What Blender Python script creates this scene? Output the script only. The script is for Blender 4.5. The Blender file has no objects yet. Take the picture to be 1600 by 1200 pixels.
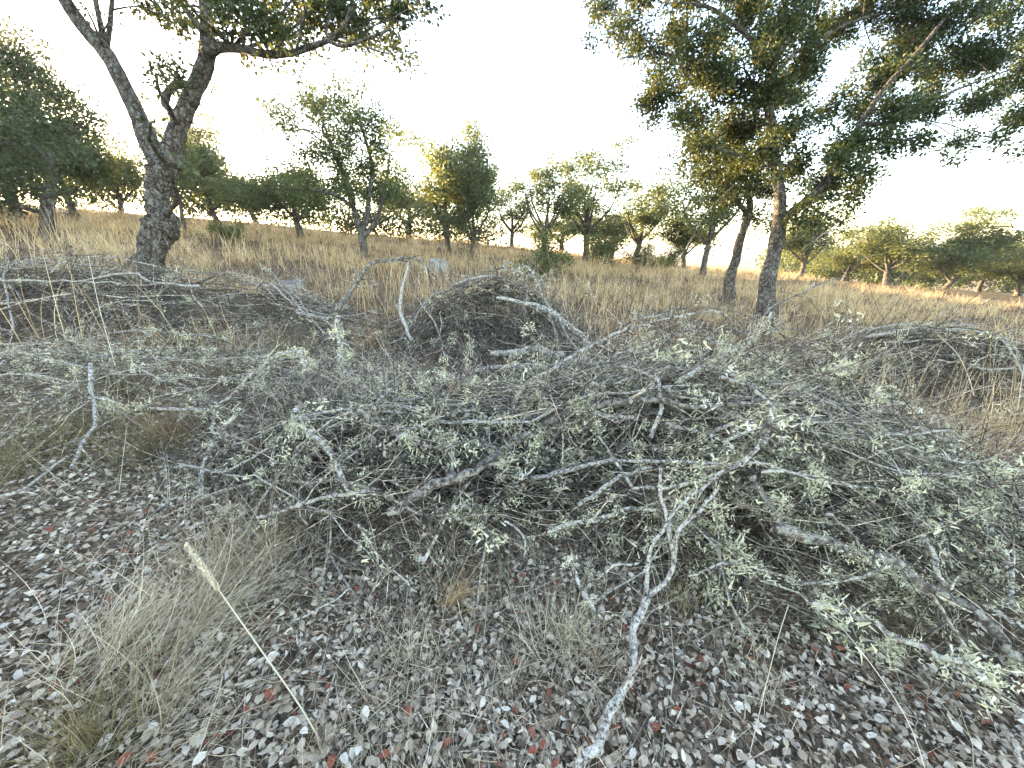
import bpy, math
import numpy as np

# ------------------------------------------------------------------ camera, sky, sun, exposure
SC = bpy.context.scene
COL = SC.collection
TH = math.atan(210 / 600)                     # pitch below the horizon
CT, ST = math.cos(TH), math.sin(TH)
CAM = np.array([0.0, 0.0, 1.6])
cam_d = bpy.data.cameras.new('camera')
cam_d.sensor_width = 36
cam_d.lens = 36 * 600 / 1600
cam_d.clip_start = 0.05
cam_d.clip_end = 6000
cam = bpy.data.objects.new('camera', cam_d)
cam.location = CAM
cam.rotation_euler = (math.pi / 2 - TH, 0, 0)
COL.objects.link(cam)
SC.camera = cam

SUN_AZ = -49.0                                # degrees clockwise from the view direction (+Y)
SUN_EL = 8.2
world = bpy.data.worlds.new('World')
SC.world = world
world.use_nodes = True
wn = world.node_tree.nodes
wl = world.node_tree.links
bg = wn['Background']
sky = wn.new('ShaderNodeTexSky')
sky.sky_type = 'NISHITA'
sky.sun_disc = False
sky.sun_elevation = math.radians(SUN_EL)
sky.sun_rotation = math.radians(SUN_AZ)
sky.altitude = 600
sky.air_density = 1.0
sky.dust_density = 0.7
sky.ozone_density = 1.0
wl.new(sky.outputs[0], bg.inputs[0])
bg.inputs[1].default_value = 0.15

sun_d = bpy.data.lights.new('sun', 'SUN')
sun_d.energy = 5.0
sun_d.angle = math.radians(0.53)
sun_d.color = (1.0, 0.77, 0.46)
sun = bpy.data.objects.new('sun', sun_d)
az, el = math.radians(SUN_AZ), math.radians(SUN_EL)
SUNV = np.array([math.sin(az) * math.cos(el), math.cos(az) * math.cos(el), math.sin(el)])
sun.rotation_euler = (math.pi / 2 - el, 0, math.pi - az)
COL.objects.link(sun)

vs = SC.view_settings
vs.view_transform = 'Standard'
vs.look = 'None'
vs.gamma = 1
vs.use_curve_mapping = False
vs.exposure = 3.4
vs.use_white_balance = True
vs.white_balance_temperature = 7150
vs.white_balance_tint = 17
SC.render.engine = 'CYCLES'
SC.cycles.max_bounces = 8
SC.cycles.transparent_max_bounces = 8

rng = np.random.default_rng(7)

# ------------------------------------------------------------------ terrain and the pixel-to-place helpers
def sstep(a, b, x):
    t = np.clip((x - a) / (b - a), 0, 1)
    return t * t * (3 - 2 * t)

def terr(x, y):
    x = np.asarray(x, float); y = np.asarray(y, float)
    yy = np.clip(y, -30, 1e9)
    # gentle rise to a crest about 34 m ahead, then a slow fall
    z = 0.05 * np.minimum(yy, 33) - np.maximum(yy - 33, 0) ** 2 / (np.maximum(yy - 33, 0) + 25) * 0.045
    z = np.maximum(z, -14 + 0 * z)
    z = z - 0.095 * 80 * np.tanh(x / 80)
    z = z + 0.030 * np.sin(1.3 * x + 0.7 * y + 1) * np.sin(0.9 * y - 0.6 * x) + 0.012 * np.sin(3.7 * x + 1.9) * np.sin(4.1 * y + 0.4)
    far = np.clip(y / 30, 0, 1)
    z = z + 0.10 * far * np.sin(0.31 * x + 2.0) * np.sin(0.23 * y + 1.0)
    return z

CAM[2] = 1.6 + float(terr(0, 0))
cam.location = CAM

#        centre        rx    ry   turn   height
PILES = {
    'right':  ((1.55, 2.38), 1.85, 1.16, -14, 0.90),
    'front':  ((-0.60, 2.25), 1.15, 0.95, -5, 0.46),
    'middle': ((-0.15, 5.20), 1.35, 0.95, 0, 0.98),
    'back':   ((-5.0, 5.25), 3.1, 1.15, 4, 0.70),
    'side':   ((-2.9, 3.2), 1.6, 1.0, 8, 0.30),
    'far':    ((7.1, 5.9), 2.2, 1.0, -6, 0.85),
}

def mound1(p, x, y):
    (cx, cy), rx, ry, a, h = PILES[p]
    a = math.radians(a)
    dx, dy = x - cx, y - cy
    u = (dx * math.cos(a) + dy * math.sin(a)) / rx
    v = (-dx * math.sin(a) + dy * math.cos(a)) / ry
    r2 = u * u + v * v
    return h * np.clip(1 - r2, 0, 1) ** 0.8 * (1 + 0.13 * np.sin(5 * u + 2 * v) * np.sin(4 * v - u))

def mound(x, y):
    m = np.zeros(np.broadcast(np.asarray(x), np.asarray(y)).shape)
    for p in PILES:
        m = np.maximum(m, mound1(p, x, y))
    return m

def ray(px, py):
    cx, cy = (px - 800) / 600, -(py - 600) / 600
    return np.array([cx, CT + cy * ST, -ST + cy * CT])

def p3(px, py, d):
    return CAM + d * ray(px, py)

def hit(px, py, on_pile=True):
    """axis depth at which the ray through a pixel meets the ground (or a pile)"""
    r = ray(px, py)
    t = np.arange(0.4, 60, 0.01)
    X, Y, Z = CAM[0] + t * r[0], CAM[1] + t * r[1], CAM[2] + t * r[2]
    h = terr(X, Y) + (mound(X, Y) if on_pile else 0)
    k = np.nonzero(Z <= h)[0]
    return float(t[k[0]]) if len(k) else 60.0

def foot(px, d):
    """the ground point at axis depth d in the column of pixel px"""
    lo, hi = 1200.0, -200.0
    for _ in range(40):
        m = (lo + hi) / 2
        q = p3(px, m, d)
        if q[2] < terr(q[0], q[1]): lo = m
        else: hi = m
    return p3(px, lo, d)

# ------------------------------------------------------------------ mesh building with numpy
class MB:
    def __init__(s):
        s.V, s.F, s.A, s.n = [], [], [], 0
    def add(s, v, faces, tint=0.5):
        v = np.asarray(v, float).reshape(-1, 3)
        if len(v) == 0: return
        s.V.append(v)
        for f in faces:
            if len(f): s.F.append(np.asarray(f, np.int64) + s.n)
        t = np.broadcast_to(np.asarray(tint, float).reshape(-1) if np.ndim(tint) else np.array([tint]), (len(v),))
        s.A.append(t)
        s.n += len(v)
    def mesh(s, name, mat, org=(0, 0, 0), smooth=True):
        V = np.concatenate(s.V) - np.asarray(org, float)
        tris = [f for f in s.F if f.shape[1] == 3]
        quads = [f for f in s.F if f.shape[1] == 4]
        T = np.concatenate(tris) if tris else np.zeros((0, 3), np.int64)
        Q = np.concatenate(quads) if quads else np.zeros((0, 4), np.int64)
        me = bpy.data.meshes.new(name)
        me.vertices.add(len(V))
        me.vertices.foreach_set('co', V.astype(np.float32).ravel())
        loops = np.concatenate([T.ravel(), Q.ravel()]).astype(np.int32)
        me.loops.add(len(loops))
        me.loops.foreach_set('vertex_index', loops)
        nT, nQ = len(T), len(Q)
        start = np.concatenate([np.arange(nT) * 3, nT * 3 + np.arange(nQ) * 4]).astype(np.int32)
        me.polygons.add(nT + nQ)
        me.polygons.foreach_set('loop_start', start)
        me.polygons.foreach_set('use_smooth', np.full(nT + nQ, smooth))
        at = me.attributes.new('tint', 'FLOAT', 'POINT')
        at.data.foreach_set('value', np.concatenate(s.A).astype(np.float32))
        me.update(calc_edges=True)
        me.materials.append(mat)
        return me

def norm(v):
    return v / np.maximum(np.linalg.norm(v, axis=-1, keepdims=True), 1e-9)

def tubes(P, R, S=4, cap=True, rough=0.0):
    """P (N,K,3), R (N,K): tapered tubes"""
    N, K, _ = P.shape
    T = norm(np.gradient(P, axis=1))
    ref = norm(rng.normal(size=(N, 1, 3)) + 1e-6)
    m = norm(P[:, -1:] - P[:, :1])
    ref = norm(ref - (ref * m).sum(-1, keepdims=True) * m)
    A = norm(np.cross(T, ref)); B = np.cross(T, A)
    ang = np.arange(S) * 2 * math.pi / S
    rad = R[:, :, None]
    if rough:
        rad = rad * (1 + rough * rng.normal(size=(N, K, S)))
    else:
        rad = np.repeat(rad, S, axis=2)
    V = P[:, :, None, :] + rad[..., None] * (np.cos(ang)[None, None, :, None] * A[:, :, None, :] + np.sin(ang)[None, None, :, None] * B[:, :, None, :])
    idx = np.arange(N * K * S).reshape(N, K, S)
    a = idx[:, :-1, :]; b = np.roll(idx, -1, 2)[:, :-1, :]; c = np.roll(idx, -1, 2)[:, 1:, :]; d = idx[:, 1:, :]
    F = [np.stack([a, b, c, d], -1).reshape(-1, 4)]
    if cap and S >= 4:
        for e in (0, -1):
            r = idx[:, e, :]
            tri = np.stack([np.repeat(r[:, :1], S - 2, 1), r[:, 1:-1], r[:, 2:]], -1).reshape(-1, 3)
            F.append(tri[:, ::-1] if e == 0 else tri)
    return V.reshape(-1, 3), F

def blades(base, d, L, W, bend, K=3, tint=0.5):
    """ribbons: base (N,3), d unit direction, bend (N,3) added quadratically"""
    N = len(base)
    s = np.linspace(0, 1, K)[None, :, None]
    L = np.broadcast_to(np.asarray(L, float), (N,))[:, None, None]
    W = np.broadcast_to(np.asarray(W, float), (N,))[:, None, None]
    P = base[:, None, :] + d[:, None, :] * L * s + bend[:, None, :] * L * s ** 2
    side = norm(np.cross(d, rng.normal(size=(N, 3))))[:, None, :]
    w = W * (1 - 0.85 * s ** 1.5) / 2
    V = np.stack([P - side * w, P + side * w], 2).reshape(-1, 3)
    i = np.arange(N * K * 2).reshape(N, K, 2)
    Q = np.stack([i[:, :-1, 0], i[:, :-1, 1], i[:, 1:, 1], i[:, 1:, 0]], -1).reshape(-1, 4)
    t = np.repeat(np.broadcast_to(np.asarray(tint, float), (N,)), K * 2)
    return V, [Q], t

def leaves4(base, d, nrm, L, W):
    """folded diamond leaves, two triangles each"""
    d = norm(d); side = norm(np.cross(d, nrm)); n = np.cross(side, d)
    L = np.asarray(L)[:, None]; W = np.asarray(W)[:, None]
    m = base + d * L * 0.48 + n * L * 0.10
    V = np.stack([base, m - side * W / 2, base + d * L, m + side * W / 2], 1)
    i = np.arange(len(base) * 4).reshape(-1, 4)
    T = np.concatenate([i[:, [0, 2, 1]], i[:, [0, 3, 2]]])
    return V.reshape(-1, 3), [T]

def leaves8(base, d, nrm, L, W, curl, bow):
    """oval leaf with midrib, eight triangles"""
    d = norm(d); side = norm(np.cross(d, nrm)); n = np.cross(side, d)
    L = np.asarray(L)[:, None]; W = np.asarray(W)[:, None]; curl = np.asarray(curl)[:, None]; bow = np.asarray(bow)[:, None]
    def q(s, w):
        return base + d * L * s + side * W * w + n * (curl * W * abs(w) * 1.6 + bow * L * (s - s * s) * 2)
    V = np.stack([q(0, 0), q(.28, 0), q(.28, -.46), q(.28, .46), q(.7, 0), q(.7, -.44), q(.7, .44), q(1, 0)], 1)
    i = np.arange(len(base) * 8).reshape(-1, 8)
    T = np.concatenate([i[:, [0, 1, 2]], i[:, [0, 3, 1]], i[:, [5, 4, 7]], i[:, [4, 6, 7]]])
    Q = np.concatenate([i[:, [2, 1, 4, 5]], i[:, [1, 3, 6, 4]]])
    return V.reshape(-1, 3), [T, Q]

def spline(pts, n):
    """Catmull-Rom through pts (M,D) resampled to n"""
    pts = np.asarray(pts, float)
    p = np.vstack([2 * pts[0] - pts[1], pts, 2 * pts[-1] - pts[-2]])
    m = len(pts) - 1
    u = np.linspace(0, m - 1e-6, n); k = u.astype(int); t = (u - k)[:, None]
    a, b, c, d = p[k], p[k + 1], p[k + 2], p[k + 3]
    return 0.5 * (2 * b + (c - a) * t + (2 * a - 5 * b + 4 * c - d) * t ** 2 + (3 * b - a - 3 * c + d) * t ** 3)

def sprout(P, R, n, tr=(.15, .95), ln=(.3, .6), ang=.8, K=5, wig=.12, up=.15, rk=.6, rmax=None, rmin=.0012, lift=.006, tpow=1.0):
    """n side twigs from the branches P (N,K0,3), R (N,K0)"""
    N, K0, _ = P.shape
    w = np.linalg.norm(P[:, -1] - P[:, 0], axis=-1) + 1e-6
    i = rng.choice(N, n, p=w / w.sum())
    t = rng.uniform(*tr, n) ** tpow * (K0 - 1 - 1e-6); k = t.astype(int); f = (t - k)[:, None]
    b = P[i, k] * (1 - f) + P[i, k + 1] * f
    tan = norm(P[i, k + 1] - P[i, k])
    perp = norm(np.cross(tan, rng.normal(size=(n, 3))))
    d = norm(tan + perp * ang * rng.uniform(.5, 1.4, (n, 1)) + np.array([0, 0, up]))
    L = rng.uniform(*ln, n)
    seg = (L / (K - 1))[:, None]
    out = [b]
    for _ in range(K - 1):
        d = norm(d + rng.normal(size=(n, 3)) * wig)
        out.append(out[-1] + d * seg)
    Q = np.stack(out, 1)
    if lift is not None:
        Q[..., 2] = np.maximum(Q[..., 2], terr(Q[..., 0], Q[..., 1]) + lift)
    r0 = np.maximum(R[i, k] * rk, rmin)
    if rmax: r0 = np.minimum(r0, rmax)
    s = np.linspace(0, 1, K)[None]
    return Q, np.maximum(r0[:, None] * (1 - .75 * s), rmin * .7)

def lichen_tufts(mb, base, out, size, lobes=14):
    """fruticose lichen: bushy clumps of short forked straps"""
    N = len(base)
    if N == 0: return
    if N > 8:                                    # tufts crowd together into chunky clumps
        k = np.arange(N) // 3 * 3
        base = base[k] + rng.normal(size=(N, 3)) * (size * .42)[:, None]; out = norm(out[k] + rng.normal(size=(N, 3)) * .3)
        size = size[k]
    size = size * np.clip(np.exp(rng.normal(-.15, .38, N)), .4, 1.5)
    b = np.repeat(base, lobes, 0); o = np.repeat(out, lobes, 0); sz = np.repeat(size, lobes)
    M = len(b)
    b = b + rng.normal(size=(M, 3)) * (sz * .5)[:, None]
    d = norm(o * .4 + rng.normal(size=(M, 3)) * .8)
    L = sz * rng.uniform(.25, .68, M)
    tint = np.clip(np.repeat(rng.normal(.58, .2, N), lobes) + rng.normal(0, .12, M), 0, 1)
    v, f, t = blades(b, d, L, sz * .165, rng.normal(size=(M, 3)) * .25, 2, tint)
    mb.add(v, f, t)
    for _ in range(1):
        fb = b + d * (L * rng.uniform(.35, .8, M))[:, None]
        fd = norm(d + rng.normal(size=(M, 3)) * .9)
        v, f, t = blades(fb, fd, L * .6, sz * .14, rng.normal(size=(M, 3)) * .3, 2, tint)
        mb.add(v, f, t)

def along(P, R, n, tr=(0.02, .98)):
    N, K, _ = P.shape
    w = (np.linalg.norm(P[:, -1] - P[:, 0], axis=-1) + 1e-6) * np.minimum(rng.pareto(1.3, N), 5)
    i = rng.choice(N, n, p=w / w.sum())
    t = rng.uniform(*tr, n) * (K - 1 - 1e-6); k = t.astype(int); f = (t - k)[:, None]
    b = P[i, k] * (1 - f) + P[i, k + 1] * f
    tan = norm(P[i, k + 1] - P[i, k])
    o = norm(np.cross(tan, rng.normal(size=(n, 3))) + np.array([0, 0, .35]))
    return b + o * R[i, k][:, None] * .7, o

# ------------------------------------------------------------------ objects
def tag(o, label, cat, group=None, kind=None):
    o['label'] = label; o['category'] = cat
    if group: o['group'] = group
    if kind: o['kind'] = kind
    return o

def link(name, me, parent=None, loc=None):
    o = bpy.data.objects.new(name, me)
    if loc is not None: o.location = loc
    if parent is not None: o.parent = parent
    COL.objects.link(o)
    return o

def part(name, mb, mat, parent, kind=None, smooth=True):
    """a child mesh built in world space, stored relative to its parent's place"""
    if mb.n == 0: return None
    org = np.array(parent.location)
    if parent.parent is not None: org = org + np.array(parent.parent.location)
    o = link(name, mb.mesh(name, mat, org, smooth), parent)
    if kind: o['kind'] = kind
    return o

def top(name, mb, mat, loc, smooth=True):
    return link(name, mb.mesh(name, mat, loc, smooth), None, loc)

def copy_tree(o, parent=None):
    c = o.copy(); COL.objects.link(c); c.parent = parent
    for ch in list(o.children):
        copy_tree(ch, c)
    return c

# ------------------------------------------------------------------ materials
def mat_new(name, rough=.8, spec=.25):
    m = bpy.data.materials.new(name); m.use_nodes = True
    nt = m.node_tree
    b = nt.nodes['Principled BSDF']
    b.inputs['Roughness'].default_value = rough
    b.inputs['Specular IOR Level'].default_value = spec
    return m, nt, b

def nn(nt, typ, **kw):
    n = nt.nodes.new(typ)
    for k, v in kw.items(): setattr(n, k, v)
    return n

def ramp(nt, fac, stops, interp='LINEAR'):
    r = nn(nt, 'ShaderNodeValToRGB'); cr = r.color_ramp; cr.interpolation = interp
    while len(cr.elements) < len(stops): cr.elements.new(.5)
    for e, (p, c) in zip(cr.elements, stops):
        e.position = p; e.color = (*c, 1) if len(c) == 3 else c
    nt.links.new(fac, r.inputs[0])
    return r.outputs[0]

def noise(nt, vec, scale, detail=4, rough=.55, dist=0):
    n = nn(nt, 'ShaderNodeTexNoise')
    n.inputs['Scale'].default_value = scale; n.inputs['Detail'].default_value = detail
    n.inputs['Roughness'].default_value = rough; n.inputs['Distortion'].default_value = dist
    if vec is not None: nt.links.new(vec, n.inputs['Vector'])
    return n.outputs['Fac']

def mix(nt, fac, a, b, mode='MIX'):
    m = nn(nt, 'ShaderNodeMix', data_type='RGBA', blend_type=mode)
    if hasattr(fac, 'links') or not isinstance(fac, (int, float)): nt.links.new(fac, m.inputs[0])
    else: m.inputs[0].default_value = fac
    for v, s in ((a, 6), (b, 7)):
        if isinstance(v, tuple): m.inputs[s].default_value = (*v, 1)
        else: nt.links.new(v, m.inputs[s])
    return m.outputs[2]

def bump(nt, b, h, strength=.5, dist=.01):
    n = nn(nt, 'ShaderNodeBump'); n.inputs['Strength'].default_value = strength; n.inputs['Distance'].default_value = dist
    nt.links.new(h, n.inputs['Height']); nt.links.new(n.outputs[0], b.inputs['Normal'])

def tint_of(nt):
    return nn(nt, 'ShaderNodeAttribute', attribute_name='tint').outputs['Fac']

def coord(nt, which='Object'):
    return nn(nt, 'ShaderNodeTexCoord').outputs[which]

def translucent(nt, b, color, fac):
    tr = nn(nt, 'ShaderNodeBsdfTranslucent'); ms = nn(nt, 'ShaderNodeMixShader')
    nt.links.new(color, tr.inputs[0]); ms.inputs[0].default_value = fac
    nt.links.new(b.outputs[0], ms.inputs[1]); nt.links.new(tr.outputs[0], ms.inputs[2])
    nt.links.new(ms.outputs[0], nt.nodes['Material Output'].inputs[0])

def make_bark(name, dark, mid, pale, scale, lich):
    m, nt, b = mat_new(name, .9, .15)
    co = coord(nt)
    vo = nn(nt, 'ShaderNodeTexVoronoi', feature='DISTANCE_TO_EDGE'); vo.inputs['Scale'].default_value = scale
    mp = nn(nt, 'ShaderNodeMapping'); mp.inputs['Scale'].default_value = (1, 1, .45)
    nz = nn(nt, 'ShaderNodeTexNoise'); nz.inputs['Scale'].default_value = scale * .7; nz.inputs['Detail'].default_value = 5
    nt.links.new(co, nz.inputs['Vector'])
    ad = nn(nt, 'ShaderNodeMix', data_type='VECTOR'); ad.inputs[0].default_value = .12
    nt.links.new(co, ad.inputs[4]); nt.links.new(nz.outputs['Color'], ad.inputs[5])
    nt.links.new(ad.outputs[1], mp.inputs[0]); nt.links.new(mp.outputs[0], vo.inputs['Vector'])
    f = noise(nt, co, scale * 2.2, 6, .65)
    base = ramp(nt, f, [(.3, dark), (.55, mid), (.75, pale)])
    crack = ramp(nt, vo.outputs['Distance'], [(.0, (0, 0, 0)), (.14, (1, 1, 1))])
    col = mix(nt, crack, dark, base)
    lm = ramp(nt, noise(nt, co, scale * .55, 5, .7), [(.5, (0, 0, 0)), (.62, (1, 1, 1))])
    lf = nn(nt, 'ShaderNodeMath', operation='MULTIPLY'); nt.links.new(lm, lf.inputs[0]); lf.inputs[1].default_value = lich
    col = mix(nt, lf.outputs[0], col, (.34, .36, .30))
    nt.links.new(col, b.inputs['Base Color'])
    hm = nn(nt, 'ShaderNodeMath', operation='ADD'); nt.links.new(crack, hm.inputs[0]); nt.links.new(f, hm.inputs[1])
    bump(nt, b, hm.outputs[0], .9, .03)
    return m

M = {}
M['bark'] = make_bark('oak_bark', (.04, .031, .025), (.16, .13, .105), (.30, .27, .235), 16, .35)
M['bark_far'] = make_bark('oak_bark_far', (.05, .04, .033), (.13, .11, .09), (.22, .20, .18), 9, .35)

def make_wood(name, dark, mid, pale, crust, scale=38):
    m, nt, b = mat_new(name, .85, .2)
    co = coord(nt); ti = tint_of(nt)
    f = noise(nt, co, scale, 6, .7)
    col = ramp(nt, f, [(.40, dark), (.5, mid), (.60, pale)])
    col = mix(nt, .9, col, ramp(nt, ti, [(0, (.045, .036, .03)), (.3, (.20, .17, .15)), (.7, (1.15, 1.1, 1.06)), (1, (1.75, 1.7, 1.64))]), 'MULTIPLY')
    cm = ramp(nt, noise(nt, co, scale * .8, 5, .75), [(.50, (0, 0, 0)), (.55, (1, 1, 1))])
    cf = nn(nt, 'ShaderNodeMath', operation='MULTIPLY'); nt.links.new(cm, cf.inputs[0]); cf.inputs[1].default_value = crust
    col = mix(nt, cf.outputs[0], col, ramp(nt, noise(nt, co, scale * 3, 2), [(.3, (.39, .375, .29)), (.7, (.70, .67, .56))]))
    nt.links.new(col, b.inputs['Base Color'])
    bump(nt, b, f, .7, .006)
    return m
M['wood'] = make_wood('dead_branch_bark', (.045, .037, .031), (.19, .165, .145), (.42, .39, .36), .8, 44)
M['wood_dark'] = make_wood('dark_branch_bark', (.04, .031, .026), (.12, .098, .083), (.26, .225, .20), .40)
M['wood_pale'] = make_wood('pale_branch_bark', (.05, .041, .035), (.30, .275, .25), (.62, .59, .55), .6, 75)
M['twig'] = make_wood('twig_bark', (.085, .064, .048), (.30, .245, .19), (.56, .50, .42), .22, 34)

def make_ramp_mat(name, stops, rough=.8, trans=0., spec=.2, vary=0, interp='LINEAR', glow=None):
    m, nt, b = mat_new(name, rough, spec)
    col = ramp(nt, tint_of(nt), stops, interp)
    if vary:
        co = coord(nt)
        col = mix(nt, .6, col, ramp(nt, noise(nt, co, vary, 3), [(.3, (.55, .55, .55)), (.7, (1.25, 1.25, 1.25))]), 'MULTIPLY')
    nt.links.new(col, b.inputs['Base Color'])
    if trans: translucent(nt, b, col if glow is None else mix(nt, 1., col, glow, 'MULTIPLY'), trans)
    return m
M['lichen'] = make_ramp_mat('tufted_lichen', [(0, (.24, .23, .14)), (.35, (.49, .47, .31)), (.7, (.76, .73, .52)), (.88, (.74, .67, .40)), (1, (.86, .82, .69))], .9, .12, .1)
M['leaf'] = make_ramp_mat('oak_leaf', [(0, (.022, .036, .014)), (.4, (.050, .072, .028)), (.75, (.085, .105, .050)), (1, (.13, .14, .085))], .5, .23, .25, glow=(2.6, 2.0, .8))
M['leaf_far'] = make_ramp_mat('sun_tinted_oak_leaf', [(0, (.030, .046, .018)), (.4, (.066, .088, .034)), (.75, (.100, .120, .052)), (1, (.155, .16, .09))], .55, .30, .2, glow=(2.2, 2.1, .9))  # lighter copy of the oak leaf: sunlight on far crowns put into the colour
M['litter'] = make_ramp_mat('fallen_leaf', [(0, (.040, .028, .020)), (.18, (.15, .102, .066)), (.38, (.31, .23, .16)), (.6, (.50, .41, .305)), (.8, (.66, .56, .44)), (.90, (.76, .68, .57)), (.915, (.30, .085, .045)), (1, (.22, .085, .05))], .6, .06, .3, 60)
M['dryleaf'] = make_ramp_mat('withered_leaf', [(0, (.06, .045, .035)), (.4, (.17, .13, .10)), (.75, (.30, .25, .21)), (1, (.46, .42, .37))], .7, .12, .25)
M['grass'] = make_ramp_mat('dry_grass', [(0, (.09, .056, .036)), (.3, (.23, .15, .092)), (.6, (.43, .285, .145)), (.85, (.66, .49, .255)), (1, (.76, .61, .37))], .7, .38, .25)
M['straw'] = make_ramp_mat('bleached_straw', [(0, (.12, .085, .055)), (.35, (.32, .25, .165)), (.7, (.56, .48, .345)), (1, (.76, .69, .54))], .7, .3, .25)
M['grass_green'] = make_ramp_mat('olive_grass', [(0, (.075, .062, .030)), (.5, (.20, .165, .080)), (1, (.40, .33, .18))], .7, .3, .25)
M['bracken'] = make_ramp_mat('withered_weed', [(0, (.055, .034, .026)), (.5, (.18, .10, .065)), (1, (.35, .22, .135))], .8, .2, .2)

def make_ground():
    m, nt, b = mat_new('ground_soil', .95, .1)
    co = coord(nt)
    a = noise(nt, co, 1.1, 6, .65); f = noise(nt, co, 28, 6, .75); g = noise(nt, co, 90, 4, .7)
    col = ramp(nt, f, [(.36, (.05, .036, .027)), (.5, (.14, .10, .066)), (.64, (.28, .21, .145))])
    dry = ramp(nt, g, [(.3, (.13, .090, .052)), (.7, (.34, .25, .145))])
    sep = nn(nt, 'ShaderNodeSeparateXYZ'); nt.links.new(co, sep.inputs[0])
    mr = nn(nt, 'ShaderNodeMapRange'); nt.links.new(sep.outputs['Y'], mr.inputs[0])
    mr.inputs[1].default_value = 5; mr.inputs[2].default_value = 12
    k = nn(nt, 'ShaderNodeMath', operation='MULTIPLY'); nt.links.new(mr.outputs[0], k.inputs[0])
    nt.links.new(ramp(nt, a, [(.3, (.2, .2, .2)), (.6, (1, 1, 1))]), k.inputs[1])
    col = mix(nt, k.outputs[0], col, dry)
    nt.links.new(col, b.inputs['Base Color'])
    bump(nt, b, f, .8, .02)
    return m
M['ground'] = make_ground()

def make_rock():
    m, nt, b = mat_new('granite', .9, .2)
    co = coord(nt)
    f = noise(nt, co, 14, 6, .7); g = noise(nt, co, 5, 4, .6)
    col = ramp(nt, f, [(.3, (.09, .088, .085)), (.55, (.25, .245, .24)), (.75, (.42, .41, .40))])
    col = mix(nt, ramp(nt, g, [(.5, (0, 0, 0)), (.6, (.8, .8, .8))]), col, (.38, .39, .34))
    nt.links.new(col, b.inputs['Base Color']); bump(nt, b, f, 1, .06)
    return m
M['rock'] = make_rock()

# ------------------------------------------------------------------ the ground: one sheet to the horizon, fine near the camera
def make_ground_sheet():
    s = np.concatenate([-np.geomspace(3000, 16, 34), np.linspace(-15, 15, 151), np.geomspace(16, 3000, 34)])
    t = np.concatenate([-np.geomspace(3000, 6, 24), np.linspace(-5, 20, 126), np.linspace(20.6, 60, 60), np.geomspace(63, 3000, 32)])
    X, Y = np.meshgrid(s, t)
    Z = terr(X, Y)
    n, k = X.shape
    i = np.arange(n * k).reshape(n, k)
    Q = np.stack([i[:-1, :-1], i[:-1, 1:], i[1:, 1:], i[1:, :-1]], -1).reshape(-1, 4)
    mb = MB(); mb.add(np.stack([X, Y, Z], -1).reshape(-1, 3), [Q])
    o = top('ground', mb, M['ground'], (0, 0, 0))
    return tag(o, 'gently sloping hillside of brown soil under leaf litter and dry grass', 'ground', kind='structure')
ground = make_ground_sheet()

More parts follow.
